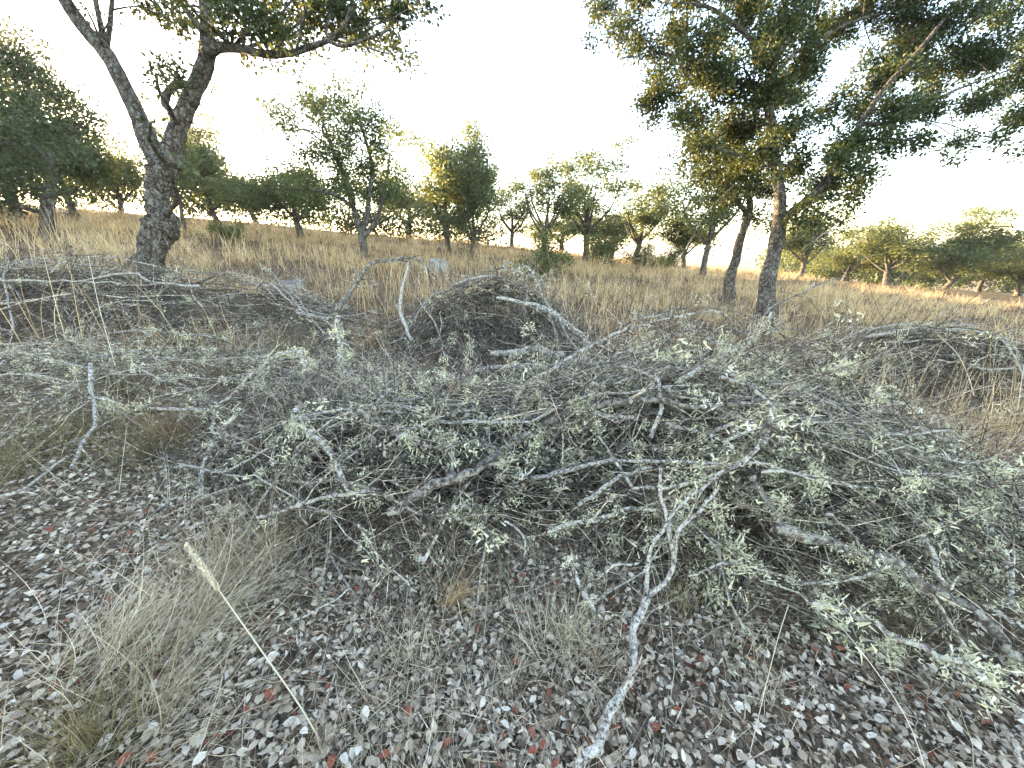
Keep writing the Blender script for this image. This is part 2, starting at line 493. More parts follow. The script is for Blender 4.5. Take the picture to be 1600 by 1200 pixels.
# ------------------------------------------------------------------ trees
class Tree:
    """hand-drawn trunk and limbs, branches grown out to each foliage clump, then leaves in the clumps"""
    def __init__(s, seed):
        s.r = np.random.default_rng(seed)
        s.nodes = []; s.rad = []; s.wood = []
    def limb(s, pts, radii, n=None, S=10, rough=.05, name='limb'):
        pts = np.asarray(pts, float)
        n = n or max(8, len(pts) * 5)
        q = spline(np.column_stack([pts, radii]), n)
        P, R = q[:, :3], np.maximum(q[:, 3], .004)
        for a, b in zip(P, R): s.nodes.append(a); s.rad.append(b)
        # bark lumps that run along the wood
        ph = s.r.uniform(0, 6.28, 6)
        u = np.arange(n)
        R2 = R * (1 + rough * (np.sin(u * .9 + ph[0]) + .7 * np.sin(u * 2.1 + ph[1])))
        v, f = tubes(P[None], R2[None], S, True, rough * .9)
        mb = MB(); mb.add(v, f, .5)
        s.wood.append((name, mb))
        return P, R
    def grow(s, blobs, rk=.55, rmax=.06, bow=.12, skip=0):
        """blobs: (x,y,z,r) -> a branch to each from the nearest wood"""
        mb = MB()
        N = np.array(s.nodes); R = np.array(s.rad)
        todo = [np.array(b) for b in blobs]
        d0 = [np.min(np.linalg.norm(N - b[:3], axis=1)) for b in todo]
        for k in np.argsort(d0):
            b = todo[k]
            v = b[:3] - N
            dist = np.linalg.norm(v, axis=1)
            cost = dist + .5 * np.maximum(0, N[:, 2] - b[2]) + .02 / np.maximum(R, .006)
            j = int(np.argmin(cost)); L = dist[j]
            if L < .05: continue
            n = int(np.clip(L / .16, 4, 14))
            t = np.linspace(0, 1, n)[:, None]
            w = norm(s.r.normal(size=3)) * L * bow
            w[2] = abs(w[2]) * .5
            P = N[j] + v[j] * t + w * np.sin(t * math.pi) + np.cumsum(s.r.normal(size=(n, 3)) * L * .02, 0) * t
            r0 = min(R[j] * rk, rmax, .008 + .022 * L)
            rr = np.linspace(max(r0, .007), max(r0 * .4, .005), n)
            a, f = tubes(P[None], rr[None], 6 if r0 > .03 else 5 if r0 > .015 else 4, False, .04)
            mb.add(a, f, .5)
            N = np.vstack([N, P[1:]]); R = np.concatenate([R, rr[1:]])
        s.branch = mb
    def foliage(s, blobs, dens, leaf, sub=7, spread=.42, sig=.10, flat=.75, tone=0.):
        mb = MB(); tw = s.branch
        for b in blobs:
            c, r = np.array(b[:3]), b[3]
            n = max(20, int(dens * r * r))
            ns = max(3, int(sub * (r / .5) ** 1.2))
            cs = c + s.r.normal(size=(ns, 3)) * r * spread * np.array([1, 1, flat])
            P = np.stack([np.repeat(c[None], ns, 0), (c + cs) / 2 + s.r.normal(size=(ns, 3)) * r * .08, cs], 1)
            a, f = tubes(P, np.tile(np.array([.009, .006, .003]), (ns, 1)), 3, False)
            tw.add(a, f, .4)
            k = s.r.integers(ns, size=n)
            p = cs[k] + s.r.normal(size=(n, 3)) * sig * np.array([1, 1, .85])
            d = norm(p - cs[k] + s.r.normal(size=(n, 3)) * .06)
            nr = norm(s.r.normal(size=(n, 3)) + np.array([0, 0, .6]))
            L = leaf * s.r.uniform(.65, 1.25, n)
            a, f = leaves4(p, d, nr, L, L * s.r.uniform(.5, .72, n))
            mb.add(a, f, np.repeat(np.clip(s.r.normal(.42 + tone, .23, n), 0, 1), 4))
        s.crown = mb
    def build(s, name, base, bark, leaf='leaf'):
        e = link(name, None, None, base)
        e.empty_display_size = .2
        for nm, mb in s.wood: part(nm, mb, bark, e)
        part('branches', s.branch, bark, e, 'stuff')
        part('crown', s.crown, M[leaf], e, 'stuff')
        return e

def px_limb(pts, d0, d1):
    """(px, py, thickness px) along a limb whose depth runs d0..d1"""
    n = len(pts); out, rad = [], []
    for i, (x, y, w) in enumerate(pts):
        d = d0 + (d1 - d0) * i / max(1, n - 1)
        out.append(p3(x, y, d)); rad.append(w / 2 / 600 * d / math.sqrt(1 + ((x - 800) / 600) ** 2))
    return np.array(out), np.array(rad)

def px_blobs(lst, d, spread, r, seed, squeeze=1.0):
    g = np.random.default_rng(seed); out = []
    for (x, y, w) in lst:
        dd = d + g.uniform(-spread, spread)
        out.append((*p3(x, y, dd), w / 600 * dd * squeeze))
    return out

def left_oak():
    t = Tree(11); d = 6.2
    P, R = px_limb([(238, 470, 66), (237, 436, 52), (234, 408, 48), (240, 380, 52), (252, 356, 62), (254, 342, 54), (247, 327, 40), (245, 312, 40), (248, 290, 46), (254, 268, 50), (258, 246, 52)], d, d)
    base = P[0].copy(); base[2] = terr(base[0], base[1]) - .05
    P = np.vstack([base, P]); R = np.concatenate([[R[0] * 1.25], R])
    t.limb(P, R, 80, 20, .05, 'trunk')
    t.limb(*px_limb([(256, 262, 44), (238, 235, 38), (216, 182, 32), (190, 127, 30), (165, 82, 31), (130, 42, 30), (97, -8, 27), (60, -80, 22), (40, -160, 14)], d, d - .3), 44, 12, .035)
    t.limb(*px_limb([(262, 258, 42), (277, 205, 33), (298, 152, 30), (317, 112, 30), (325, 74, 28), (322, 24, 22), (318, -36, 17), (325, -110, 11)], d, d + .2), 44, 12, .035)
    t.limb(*px_limb([(276, 195, 18), (270, 178, 16), (258, 160, 15), (266, 140, 15), (283, 131, 14), (303, 133, 14)], d, d - .05), 24, 9, .05)
    t.limb(*px_limb([(322, 82, 24), (345, 74, 19), (375, 76, 15), (410, 84, 14), (450, 84, 12), (482, 74, 10), (515, 62, 8), (538, 40, 6), (548, 10, 5)], d, d - 1.0), 34, 8, .05)
    t.limb(*px_limb([(510, 63, 7), (535, 72, 6), (570, 62, 5), (610, 45, 4)], d - .8, d - 1.1), 14, 6, .04)
    t.limb(*px_limb([(164, 78, 15), (159, 45, 12), (150, 5, 10), (142, -50, 8)], d, d), 14, 7, .04)
    t.limb(*px_limb([(166, 76, 12), (171, 45, 10), (176, -5, 8), (185, -60, 6)], d, d + .3), 14, 7, .04)
    t.limb(*px_limb([(320, 52, 15), (295, 22, 12), (275, -10, 10), (250, -50, 8)], d, d - .3), 14, 7, .04)
    bl = [(232, 8, 20), (262, 18, 20), (285, 38, 18), (280, 112, 20), (258, 122, 16), (248, 100, 10), (345, 18, 30), (385, 12, 32), (420, 30, 32), (455, 14, 34), (490, 36, 32),
          (520, 8, 34), (555, 26, 34), (590, 12, 32), (615, 34, 28), (645, 14, 22), (665, 5, 16), (430, 98, 12), (395, 97, 12), (460, 100, 10), (372, 62, 12), (560, 72, 16), (598, 62, 20),
          (630, 82, 16), (642, 100, 9), (480, 62, 20), (400, 52, 18), (438, 58, 20), (540, 55, 18), (268, -20, 30), (230, -40, 30), (350, -40, 45), (420, -45, 45), (490, -45, 45), (560, -40, 40), (620, -30, 30),
          (150, -60, 30), (185, -70, 30), (100, -90, 40), (40, -140, 45), (-20, -170, 45), (320, -110, 45), (400, -110, 45), (500, -110, 40), (170, -140, 45), (90, -180, 45),
          (168, 20, 6), (140, 10, 6), (240, 200, 6), (332, 128, 5), (290, 255, 4), (322, 6, 12)]
    b = px_blobs(bl, d - .3, .9, 0, 5)
    t.grow(b, .5, .05, .10)
    t.foliage(b, 6600, .070, 12, .50, .078, tone=-.08)
    return tag(t.build('oak_tree', base + [0, 0, .05], M['bark']), 'gnarled forked holm oak with a thick knotted trunk behind the left branch heap', 'tree')

def right_oak():
    t = Tree(23); d = 8.2
    P, R = px_limb([(1196, 478, 32), (1199, 440, 27), (1209, 400, 25), (1216, 360, 26), (1219, 320, 20), (1216, 280, 18), (1209, 235, 17), (1203, 190, 16), (1203, 145, 15), (1210, 95, 14), (1222, 40, 13), (1230, -30, 10)], d, d)
    base = P[0].copy(); base[2] = terr(base[0], base[1]) - .05
    P = np.vstack([base, P]); R = np.concatenate([[R[0] * 1.3], R])
    t.limb(P, R, 60, 14, .04, 'trunk')
    t.limb(*px_limb([(1219, 345, 19), (1240, 330, 18), (1265, 310, 17), (1297, 276, 15), (1325, 228, 13), (1350, 185, 12), (1385, 135, 10), (1430, 85, 8), (1475, 30, 6)], d, d - .8), 40, 9, .04)
    t.limb(*px_limb([(1208, 110, 10), (1180, 70, 9), (1150, 40, 8), (1115, 15, 6), (1080, 5, 5)], d, d - .7), 20, 7, .04)
    t.limb(*px_limb([(1204, 170, 9), (1175, 140, 8), (1135, 120, 7), (1080, 95, 6), (1020, 80, 4)], d, d + .4), 20, 7, .04)
    t.limb(*px_limb([(1210, 120, 9), (1240, 85, 8), (1280, 60, 7), (1330, 35, 6), (1380, 20, 4)], d, d + .6), 20, 7, .04)
    t.limb(*px_limb([(1345, 195, 8), (1395, 190, 7), (1450, 160, 6), (1520, 130, 5), (1575, 110, 4)], d - .4, d - .3), 20, 6, .04)
    bl = [(945, 12, 26), (965, 38, 26), (1000, 60, 28), (1020, 95, 30), (1055, 45, 38), (1035, 145, 34), (1008, 165, 22), (1025, 185, 14), (1095, 85, 44), (1105, 150, 40), (1150, 32, 45), (1175, 100, 45), (1225, 40, 48), (1240, 112, 40),
          (1285, 48, 40), (1140, 205, 34), (1095, 235, 28), (1160, 270, 34), (1200, 245, 34), (1185, 185, 38), (1248, 195, 28), (1238, 262, 30), (1290, 170, 22), (1335, 165, 24), (1385, 105, 40), (1430, 55, 42),
          (1490, 40, 42), (1545, 85, 40), (1475, 110, 38), (1410, 170, 34), (1455, 165, 32), (1525, 165, 30), (1585, 185, 26), (1500, 225, 18), (1345, 215, 28), (1312, 248, 30), (1352, 268, 26), (1285, 295, 28), (1325, 305, 24),
          (1250, 330, 24), (1395, 220, 26), (1488, 246, 9), (1592, 110, 36), (1600, 230, 12), (1335, 25, 34), (1400, 10, 34), (1170, -30, 50), (1270, -40, 50), (1370, -40, 44), (1460, -30, 40), (1080, -20, 40), (1010, -5, 34),
          (1620, 60, 36), (1640, 150, 34), (1560, 20, 32), (1265, 350, 18), (1305, 345, 14), (1440, 215, 18), (1560, 215, 14), (1065, 190, 24), (1205, 300, 20), (1225, 220, 24)]
    bl += [(1300, 275, 24), (1328, 225, 24), (1360, 175, 26), (1400, 125, 28), (1440, 75, 28), (1130, 120, 34), (1200, 60, 36), (1265, 90, 34), (1200, 140, 34), (1230, 160, 26), (1195, 215, 22), (1420, 30, 34), (1510, 90, 34)]
    b = px_blobs(bl, d, 1.1, 0, 9, 1.0)
    t.grow(b, .5, .045, .10)
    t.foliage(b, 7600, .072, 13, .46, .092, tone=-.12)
    return tag(t.build('oak_tree', base + [0, 0, .05], M['bark']), 'leafy holm oak with a straight dark trunk rising behind the right branch heap', 'tree')

def small_oak_behind():
    t = Tree(31); d = 10.2
    P, R = px_limb([(1139, 458, 22), (1141, 432, 17), (1150, 405, 15), (1156, 375, 14), (1165, 350, 13), (1172, 320, 11), (1165, 285, 8), (1150, 250, 6)], d, d)
    base = P[0].copy(); base[2] = terr(base[0], base[1]) - .05
    t.limb(np.vstack([base, P]), np.concatenate([[R[0] * 1.2], R]), 36, 10, .05, 'trunk')
    t.limb(*px_limb([(1168, 335, 9), (1140, 300, 8), (1110, 265, 6), (1085, 235, 4)], d, d + .5), 14, 6, .05)
    bl = [(1080, 215, 26), (1115, 235, 30), (1070, 250, 20), (1100, 275, 26), (1130, 265, 28), (1150, 300, 26), (1120, 310, 20), (1165, 240, 30), (1190, 290, 26), (1180, 340, 20), (1205, 350, 16), (1140, 200, 28), (1095, 190, 24), (1210, 270, 22)]
    b = px_blobs(bl, d, .9, 0, 4)
    t.grow(b, .5, .03, .12); t.foliage(b, 3800, .085, 13, .55, .12)
    return tag(t.build('oak_tree', base + [0, 0, .05], M['bark']), 'small dark oak with a thin curved trunk just left of the big leafy oak', 'tree')

def middle_oak():
    t = Tree(41); d = 13.5
    b0 = foot(568, d)
    def q(l, dd=0.): return px_limb(l, d, d + dd)
    P, R = q([(569, 400, 15), (567, 380, 13), (565, 360, 13)]);
    t.limb(np.vstack([b0 - [0, 0, .05], P]), np.concatenate([[R[0] * 1.2], R]), 14, 9, .05, 'trunk')
    t.limb(*q([(565, 362, 11), (556, 335, 10), (546, 305, 9), (538, 275, 8), (520, 235, 6), (505, 190, 4)], .5), 24, 7, .05)
    t.limb(*q([(566, 365, 10), (574, 335, 9), (577, 300, 8), (582, 262, 6), (570, 215, 5), (560, 180, 3)], -.4), 24, 7, .05)
    t.limb(*q([(567, 372, 9), (588, 345, 8), (597, 310, 7), (605, 275, 5), (608, 245, 3)], .3), 18, 6, .05)
    t.limb(*q([(552, 325, 7), (525, 305, 6), (490, 297, 5), (455, 295, 3)], -.6), 18, 6, .05)
    bl = [(440, 185, 20), (425, 160, 10), (468, 160, 20), (455, 200, 14), (500, 165, 25), (518, 128, 12), (540, 158, 26), (580, 188, 26), (510, 208, 28), (550, 210, 28), (590, 228, 26), (530, 255, 28), (570, 262, 28),
          (602, 268, 22), (490, 248, 22), (478, 288, 22), (550, 298, 20), (588, 305, 20), (520, 288, 20), (617, 300, 18), (455, 270, 16), (605, 200, 16), (560, 135, 12), (485, 320, 16), (630, 275, 14)]
    b = px_blobs(bl, d, 1.3, 0, 3, .95)
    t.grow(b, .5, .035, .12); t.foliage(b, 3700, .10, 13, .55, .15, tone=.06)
    return tag(t.build('oak_tree', b0, M['bark_far'], 'leaf_far'), 'multi-stemmed oak in the middle of the field with a gap-filled crown', 'tree')

def sunward_oak():
    t = Tree(47); d = 12.5
    b0 = foot(72, d)
    P, R = px_limb([(74, 325, 24), (80, 280, 20), (84, 240, 18), (70, 200, 14), (50, 150, 10), (30, 110, 7)], d, d)
    t.limb(np.vstack([b0 - [0, 0, .05], P]), np.concatenate([[R[0] * 1.2], R]), 24, 9, .05, 'trunk')
    t.limb(*px_limb([(83, 255, 13), (40, 215, 11), (0, 190, 9), (-60, 170, 6)], d, d + .6), 16, 7, .05)
    t.limb(*px_limb([(83, 248, 11), (110, 215, 9), (130, 190, 6)], d, d - .6), 12, 6, .05)
    bl = [(-60, 90, 40), (0, 80, 34), (20, 105, 38), (45, 95, 24), (60, 130, 34), (85, 150, 30), (110, 170, 28), (138, 185, 18), (150, 200, 10), (30, 160, 42), (-20, 140, 42), (-70, 150, 44), (60, 195, 38), (20, 210, 40), (-30, 205, 44),
          (95, 210, 28), (110, 235, 18), (-80, 220, 44), (-130, 130, 44), (-150, 200, 44), (40, 255, 30), (0, 262, 32), (-50, 265, 40), (75, 262, 20), (-110, 280, 40), (20, 300, 24), (-30, 305, 34), (55, 305, 20), (100, 300, 16), (-80, 320, 36), (8, 52, 14), (35, 62, 10)]
    b = px_blobs(bl, d, 1.6, 0, 6)
    t.grow(b, .5, .05, .12); t.foliage(b, 2600, .105, 14, .56, .15)
    return tag(t.build('oak_tree', b0, M['bark_far']), 'broad dense oak at the left edge with the low sun behind it', 'tree')

left_oak(); right_oak(); small_oak_behind(); middle_oak(); sunward_oak()

# five crown shapes for the trees further off (6 m tall, trunk foot at the origin)
def variant(seed, kind):
    g = np.random.default_rng(seed); t = Tree(seed + 100)
    hb = {'round': 1.2, 'spread': 1.3, 'sparse': 1.6, 'twin': 1.0, 'bush': .25}[kind]
    lean = g.uniform(-.35, .35)
    if kind != 'bush':
        t.limb([(0, 0, -.1), (lean * .3, .05, hb * .5), (lean * .7, 0, hb), (lean, 0, hb + .9), (lean * 1.1, .1, hb + 2.0)], [.19, .15, .13, .09, .04], 22, 8, .06, 'trunk')
        for k in range(4 if kind != 'sparse' else 5):
            a = k * 1.6 + g.uniform(0, .6); z0 = hb * (.75 if kind == 'twin' else .95) + .12 * k
            u = np.array([math.cos(a), math.sin(a)]); f = g.uniform(.8, 1.25)
            t.limb([(lean * .6, 0, z0), (lean * .6 + u[0] * .5 * f, u[1] * .5 * f, z0 + .6), (lean * .6 + u[0] * 1.0 * f, u[1] * 1.0 * f, z0 + 1.35), (lean * .6 + u[0] * 1.3 * f, u[1] * 1.3 * f, z0 + 2.3)], [.085, .065, .045, .02], 16, 6, .06)
    else:
        t.limb([(0, 0, -.05), (.03, 0, .3), (0, .05, .8)], [.05, .04, .02], 8, 6, .05, 'trunk')
    blobs = []
    cz, rx, rz = {'round': (3.6, 1.7, 2.0), 'spread': (3.3, 2.3, 1.7), 'sparse': (3.9, 1.6, 2.0), 'twin': (3.5, 1.6, 2.2), 'bush': (.7, .9, .6)}[kind]
    nc, per = {'round': (10, 7), 'spread': (12, 7), 'sparse': (10, 5), 'twin': (11, 7), 'bush': (8, 5)}[kind]
    for k in range(nc):
        v = g.normal(size=3); v /= np.linalg.norm(v); r = g.uniform(.25, 1.05)
        c = np.array([lean + v[0] * r * rx, v[1] * r * rx, cz + v[2] * r * rz * (1 if v[2] > 0 else .85)])
        w = g.uniform(.7, 1.15) * (.42 if kind == 'bush' else .75 if kind == 'sparse' else 1)
        for _ in range(per):
            q = c + g.normal(size=3) * w * np.array([.62, .62, .55])
            if kind == 'bush': q[2] = max(q[2], .12)
            blobs.append((*q, w * g.uniform(.32, .62)))
    t.grow(blobs, .5, .05, .12)
    dens = {'sparse': 1000, 'bush': 2600}.get(kind, 880)
    t.foliage(blobs, dens, .14 if kind != 'bush' else .085, 11, .55, .15 if kind != 'bush' else .11, tone=.30)  # raised tone paints sunlit brightness into the far leaves
    return t

_protos = {}
def place(kind_seed, px, d, h_px, w_px, name, label, cat, group, rot=None, tall=6.0, wide=4.4):
    b = foot(px, d)
    sz = h_px / 600 * d / tall; sx = w_px / 600 * d / wide
    if kind_seed not in _protos:
        t = variant(kind_seed[1], kind_seed[0])
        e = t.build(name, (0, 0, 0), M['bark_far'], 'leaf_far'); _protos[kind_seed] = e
    else:
        e = copy_tree(_protos[kind_seed]); e.name = name
    e.location = b
    e.scale = (sx, sx, sz)
    e.rotation_euler = (0, 0, rng.uniform(0, 6.28) if rot is None else rot)
    tag(e, label, cat, group)
    return e

R_, S_, P_, W_ = ('round', 1), ('spread', 2), ('sparse', 3), ('twin', 4)
R2, P2 = ('round', 5), ('sparse', 6)
far_trees = [
    (R_, 118, 19, 150, 150, 'hazy sun-blocking oak added between the sunward oak and the small pale-topped one'),  # added to stop the low sun leaking onto the right heap
    (S_, 25, 18, 170, 190, 'wide added sun-blocking oak partly hidden behind the sunward oak at the left edge'),  # second oak put in to keep the sun off the right heap
    (W_, -70, 20, 180, 180, 'tall oak at the frame edge behind the sunward oak'),
    (R2, 190, 24, 105, 105, 'small pale-topped oak between the sunward oak and the knotted trunk'),
    (P_, 291, 17, 150, 85, 'slim oak standing just right of the knotted trunk, half hidden behind it'),
    (W_, 345, 22, 150, 125, 'rounded oak with a twin trunk right of the slim oak in the left field'),
    (S_, 470, 19, 125, 150, 'low wide oak with a leaning trunk, left behind the multi-stemmed oak'),
    (R_, 700, 20, 180, 135, 'leafy oak with a leaning trunk right behind the pale boulder'),
    (W_, 738, 19, 165, 95, 'narrow upright oak right of the boulder, touching its leaning neighbour'),
    (P2, 800, 27, 95, 100, 'small yellowish oak in the gap right of the boulder oaks'),
    (P_, 846, 20, 150, 125, 'open airy oak standing over the green oak bush in the field'),
    (P2, 915, 24, 155, 140, 'tall thin oak on the crest with sky showing all through its crown'),
    (P_, 992, 26, 125, 135, 'sparse oak with a lit yellow top, right of the tall thin crest oak'),
    (R2, 1066, 28, 95, 105, 'small round crest oak left of the dark curved-trunk oak'),
    (P2, 1098, 21, 180, 130, 'bushy crest oak half hidden by the dark curved-trunk oak'),
    (R_, 1250, 27, 110, 100, 'round oak showing low behind the leafy oak and its trunk'),
    (R2, 1385, 30, 115, 140, 'largest domed oak of the sunlit group on the right skyline'),
    (W_, 1474, 29, 108, 120, 'second domed oak in the sunlit group, right of the largest dome'),
    (R_, 1528, 33, 85, 90, 'middle-sized oak right of the two domed oaks on the right skyline'),
    (S_, 1590, 31, 80, 110, 'low spreading oak at the right end of the sunlit skyline group'),
    (S_, 1318, 36, 58, 90, 'low pale oak at the left foot of the sunlit skyline group'),
    (S_, 875, 32, 70, 120, 'low spreading oak far back, left of the tall thin crest oak'),
    (R2, 955, 33, 80, 100, 'low oak far back between the tall thin crest oak and the yellow-topped one'),
    (S_, 640, 33, 95, 130, 'dim oak far back in the gap right of the multi-stemmed oak'),
    (S_, 400, 34, 80, 130, 'dim spreading oak far back, left of the low wide oak'),
    (R2, 1660, 27, 110, 120, 'lit oak cut off by the right edge behind the far branch heap'),
]
for ks, px, d, h, w, lab in far_trees:
    place(ks, px, d, h, w, 'oak_tree', lab, 'tree', 'oaks scattered over the hillside')
B1, B2 = ('bush', 8), ('bush', 9)
bushes = [
    (B1, 846, 13.5, 72, 85, 'green oak bush in the open grass right of the pale boulder'),
    (B2, 952, 22, 48, 100, 'dark wide oak bush on the crest below the tall thin oak'),
    (B1, 1040, 25, 36, 60, 'dark low oak bush on the crest right of the wide one'),
    (B2, 352, 14, 34, 60, 'small grey-green bush in the grass right of the knotted trunk'),
    (B1, 1010, 23, 40, 60, 'rounded bush under the sparse yellow-topped oak'),
]
for ks, px, d, h, w, lab in bushes:
    place(ks, px, d, h, w, 'oak_bush', lab, 'bush', 'low oak bushes in the grass', tall=1.5, wide=2.3)
# the dense scrub along the crest to the left, where the sun comes from: one far-off mass
def thicket():
    t = Tree(77); t.branch = MB(); bl = []
    for px in np.linspace(-420, 760, 46):
        d = rng.uniform(27, 34); b = foot(px, d); h = rng.uniform(1.6, 3.2) * (1.15 if px < 450 else .8)
        for _ in range(7):
            bl.append((b[0] + rng.normal(0, .9), b[1] + rng.normal(0, .7), b[2] + rng.uniform(.15, 1) * h, rng.uniform(.5, .9)))
    t.foliage(bl, 260, .22, 8, .55, .26, tone=.03)
    mb = t.crown
    tag(top('scrub_thicket', mb, M['leaf'], foot(200, 30)), 'dim green scrub thicket along the left crest behind the oaks', 'scrub', None, 'stuff')
thicket()
def far_wood():
    t = Tree(78); t.branch = MB(); bl = []
    for px in np.linspace(1215, 1720, 40):
        d = rng.uniform(48, 62); b = foot(px, d); topz = p3(px, 388 + 9 * math.sin(px * .043) + rng.uniform(-9, 9), d)[2]
        for _ in range(7):
            bl.append((b[0] + rng.normal(0, 1.6), b[1] + rng.normal(0, 1.2), b[2] + rng.uniform(.1, 1) * (topz - b[2]), rng.uniform(.8, 1.4)))
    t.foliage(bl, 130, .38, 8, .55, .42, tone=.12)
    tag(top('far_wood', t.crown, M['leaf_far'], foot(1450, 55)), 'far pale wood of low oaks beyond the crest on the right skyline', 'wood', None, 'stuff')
far_wood()

# ------------------------------------------------------------------ boulders
def boulder(px, d, w_px, h_px, seed, label):
    g = np.random.default_rng(seed); b = foot(px, d)
    n, m = 22, 12
    th = np.linspace(0, 2 * math.pi, n, endpoint=False); ph = np.linspace(.0, math.pi * .62, m)
    T, Pp = np.meshgrid(th, ph)
    v = np.stack([np.cos(T) * np.sin(Pp), np.sin(T) * np.sin(Pp), np.cos(Pp)], -1)
    r = np.ones(T.shape)
    for _ in range(11):
        u = norm(g.normal(size=3)); r = np.minimum(r, g.uniform(.6, .95) / np.maximum((v * u).sum(-1), .2))
    for _ in range(5):
        u = g.normal(size=3) * 3; r = r + .03 * np.sin((v * u).sum(-1) + g.uniform(0, 6))
    s = np.array([w_px / 2, w_px / 2 * .8, h_px * 1.1]) / 600 * d
    V = b + v * r[..., None] * s
    i = np.arange(n * m).reshape(m, n)
    Q = np.stack([i[:-1], np.roll(i, -1, 1)[:-1], np.roll(i, -1, 1)[1:], i[1:]], -1)[1:].reshape(-1, 4)
    tri = np.stack([np.roll(i, -1, 1)[0] * 0 + i[0, 0], np.roll(i, -1, 1)[1], i[1]], -1)
    mb = MB(); mb.add(V.reshape(-1, 3), [Q[:, ::-1], tri])
    tag(top('boulder', mb, M['rock'], b), label, 'boulder', 'granite boulders in the grass')
boulder(684, 13.0, 40, 19, 1, 'rounded pale granite boulder at the foot of the leaning field oak')
boulder(458, 8.0, 44, 15, 2, 'slanted pale rock in the grass just right of the knotted oak trunk')
boulder(778, 10.5, 40, 10, 3, 'flat low rock behind the middle branch heap')

# ------------------------------------------------------------------ dry grass over the field
def scatter_wedge(n, r0, r1, half=56, pw=1.0, cx=-0.0):
    """points in the view wedge, denser close by"""
    a = np.radians(rng.uniform(-half, half, n) + cx)
    u = rng.uniform(0, 1, n)
    r = (r0 ** pw + u * (r1 ** pw - r0 ** pw)) ** (1 / pw)
    return r * np.sin(a), r * np.cos(a)

def lown(x, y, f, ph=0.):
    return .5 + .25 * (np.sin(f * x + 1.7 * f * .6 * y + ph) + np.sin(f * 1.3 * y - f * .8 * x + 2.1 * ph + 1)) 

def field_grass():
    # fine clumps of pale stems
    mb = MB()
    nc = 9000
    x, y = scatter_wedge(nc, 5.0, 36, 57, 1.15)
    keep = (lown(x, y, .55, .4) * .6 + .5 * lown(x, y, .9, .4) + .6 * lown(x, y, 2.7, 2.) > .98 - .12 * sstep(9, 20, np.hypot(x, y))) & (mound(x, y) < .05)
    x, y = x[keep], y[keep]; nc = len(x)
    per = 13
    X = np.repeat(x, per) + rng.normal(0, .10, nc * per); Y = np.repeat(y, per) + rng.normal(0, .10, nc * per)
    D = np.hypot(X, Y); N = len(X)
    Z = terr(X, Y)
    far = np.clip((D - 9) / 14, 0, 1)
    H = np.repeat(rng.uniform(.20, .52, nc) + .16 * (rng.uniform(size=nc) < .12), per) * rng.uniform(.5, 1.15, N) * (1 + .25 * far)
    d = norm(np.stack([rng.normal(0, .24, N) + .06, rng.normal(0, .24, N), np.ones(N)], -1))
    W = .0035 + .00055 * D
    tint = np.clip(np.repeat(rng.normal(.74, .18, nc), per) + rng.normal(0, .1, N) + .08 * far, 0, 1)
    v, f, t = blades(np.stack([X, Y, Z - .01], -1), d, H, W, rng.normal(size=(N, 3)) * np.array([.28, .28, .12]) - np.array([0, 0, .15]), 3, tint)
    mb.add(v, f, t)
    o = top('dry_grass', mb, M['grass'], (0, 0, 0))
    tag(o, 'golden dry grass covering the hillside behind the branch heaps', 'grass', kind='stuff')
    # low brown undergrowth
    mb = MB(); n = 52000
    x, y = scatter_wedge(n, 4.0, 36, 57, 1.0)
    k = (mound(x, y) < .08); x, y = x[k], y[k]; n = len(x)
    D = np.hypot(x, y)
    d = norm(np.stack([rng.normal(0, .8, n), rng.normal(0, .8, n), rng.uniform(.25, 1, n)], -1))
    tint = np.clip(.35 + .35 * (lown(x, y, .8, 1.) - .5) + rng.normal(0, .22, n), 0, 1)
    v, f, t = blades(np.stack([x, y, terr(x, y)], -1), d, rng.uniform(.07, .26, n), .005 + .0010 * D, rng.normal(size=(n, 3)) * .35, 3, tint)
    mb.add(v, f, t)
    o = top('undergrowth', mb, M['bracken'], (0, 0, 0))
    tag(o, 'low reddish-brown withered undergrowth between the grass clumps', 'undergrowth', kind='stuff')
    # tall straw stems
    mb = MB(); n = 5200
    x, y = scatter_wedge(n, 5.5, 24, 55, 1.2)
    k = (mound(x, y) < .05) & (lown(x, y, .7, 3.) > .38); x, y = x[k], y[k]; n = len(x)
    D = np.hypot(x, y)
    d = norm(np.stack([rng.normal(0, .12, n), rng.normal(0, .12, n), np.ones(n)], -1))
    v, f, t = blades(np.stack([x, y, terr(x, y)], -1), d, rng.uniform(.45, 1.0, n), .004 + .0007 * D, rng.normal(size=(n, 3)) * .16, 5, rng.uniform(.6, 1, n))
    mb.add(v, f, t)
    o = top('straw_stems', mb, M['grass'], (0, 0, 0))
    tag(o, 'tall thin straw stems standing above the field grass', 'grass', kind='stuff')
field_grass()

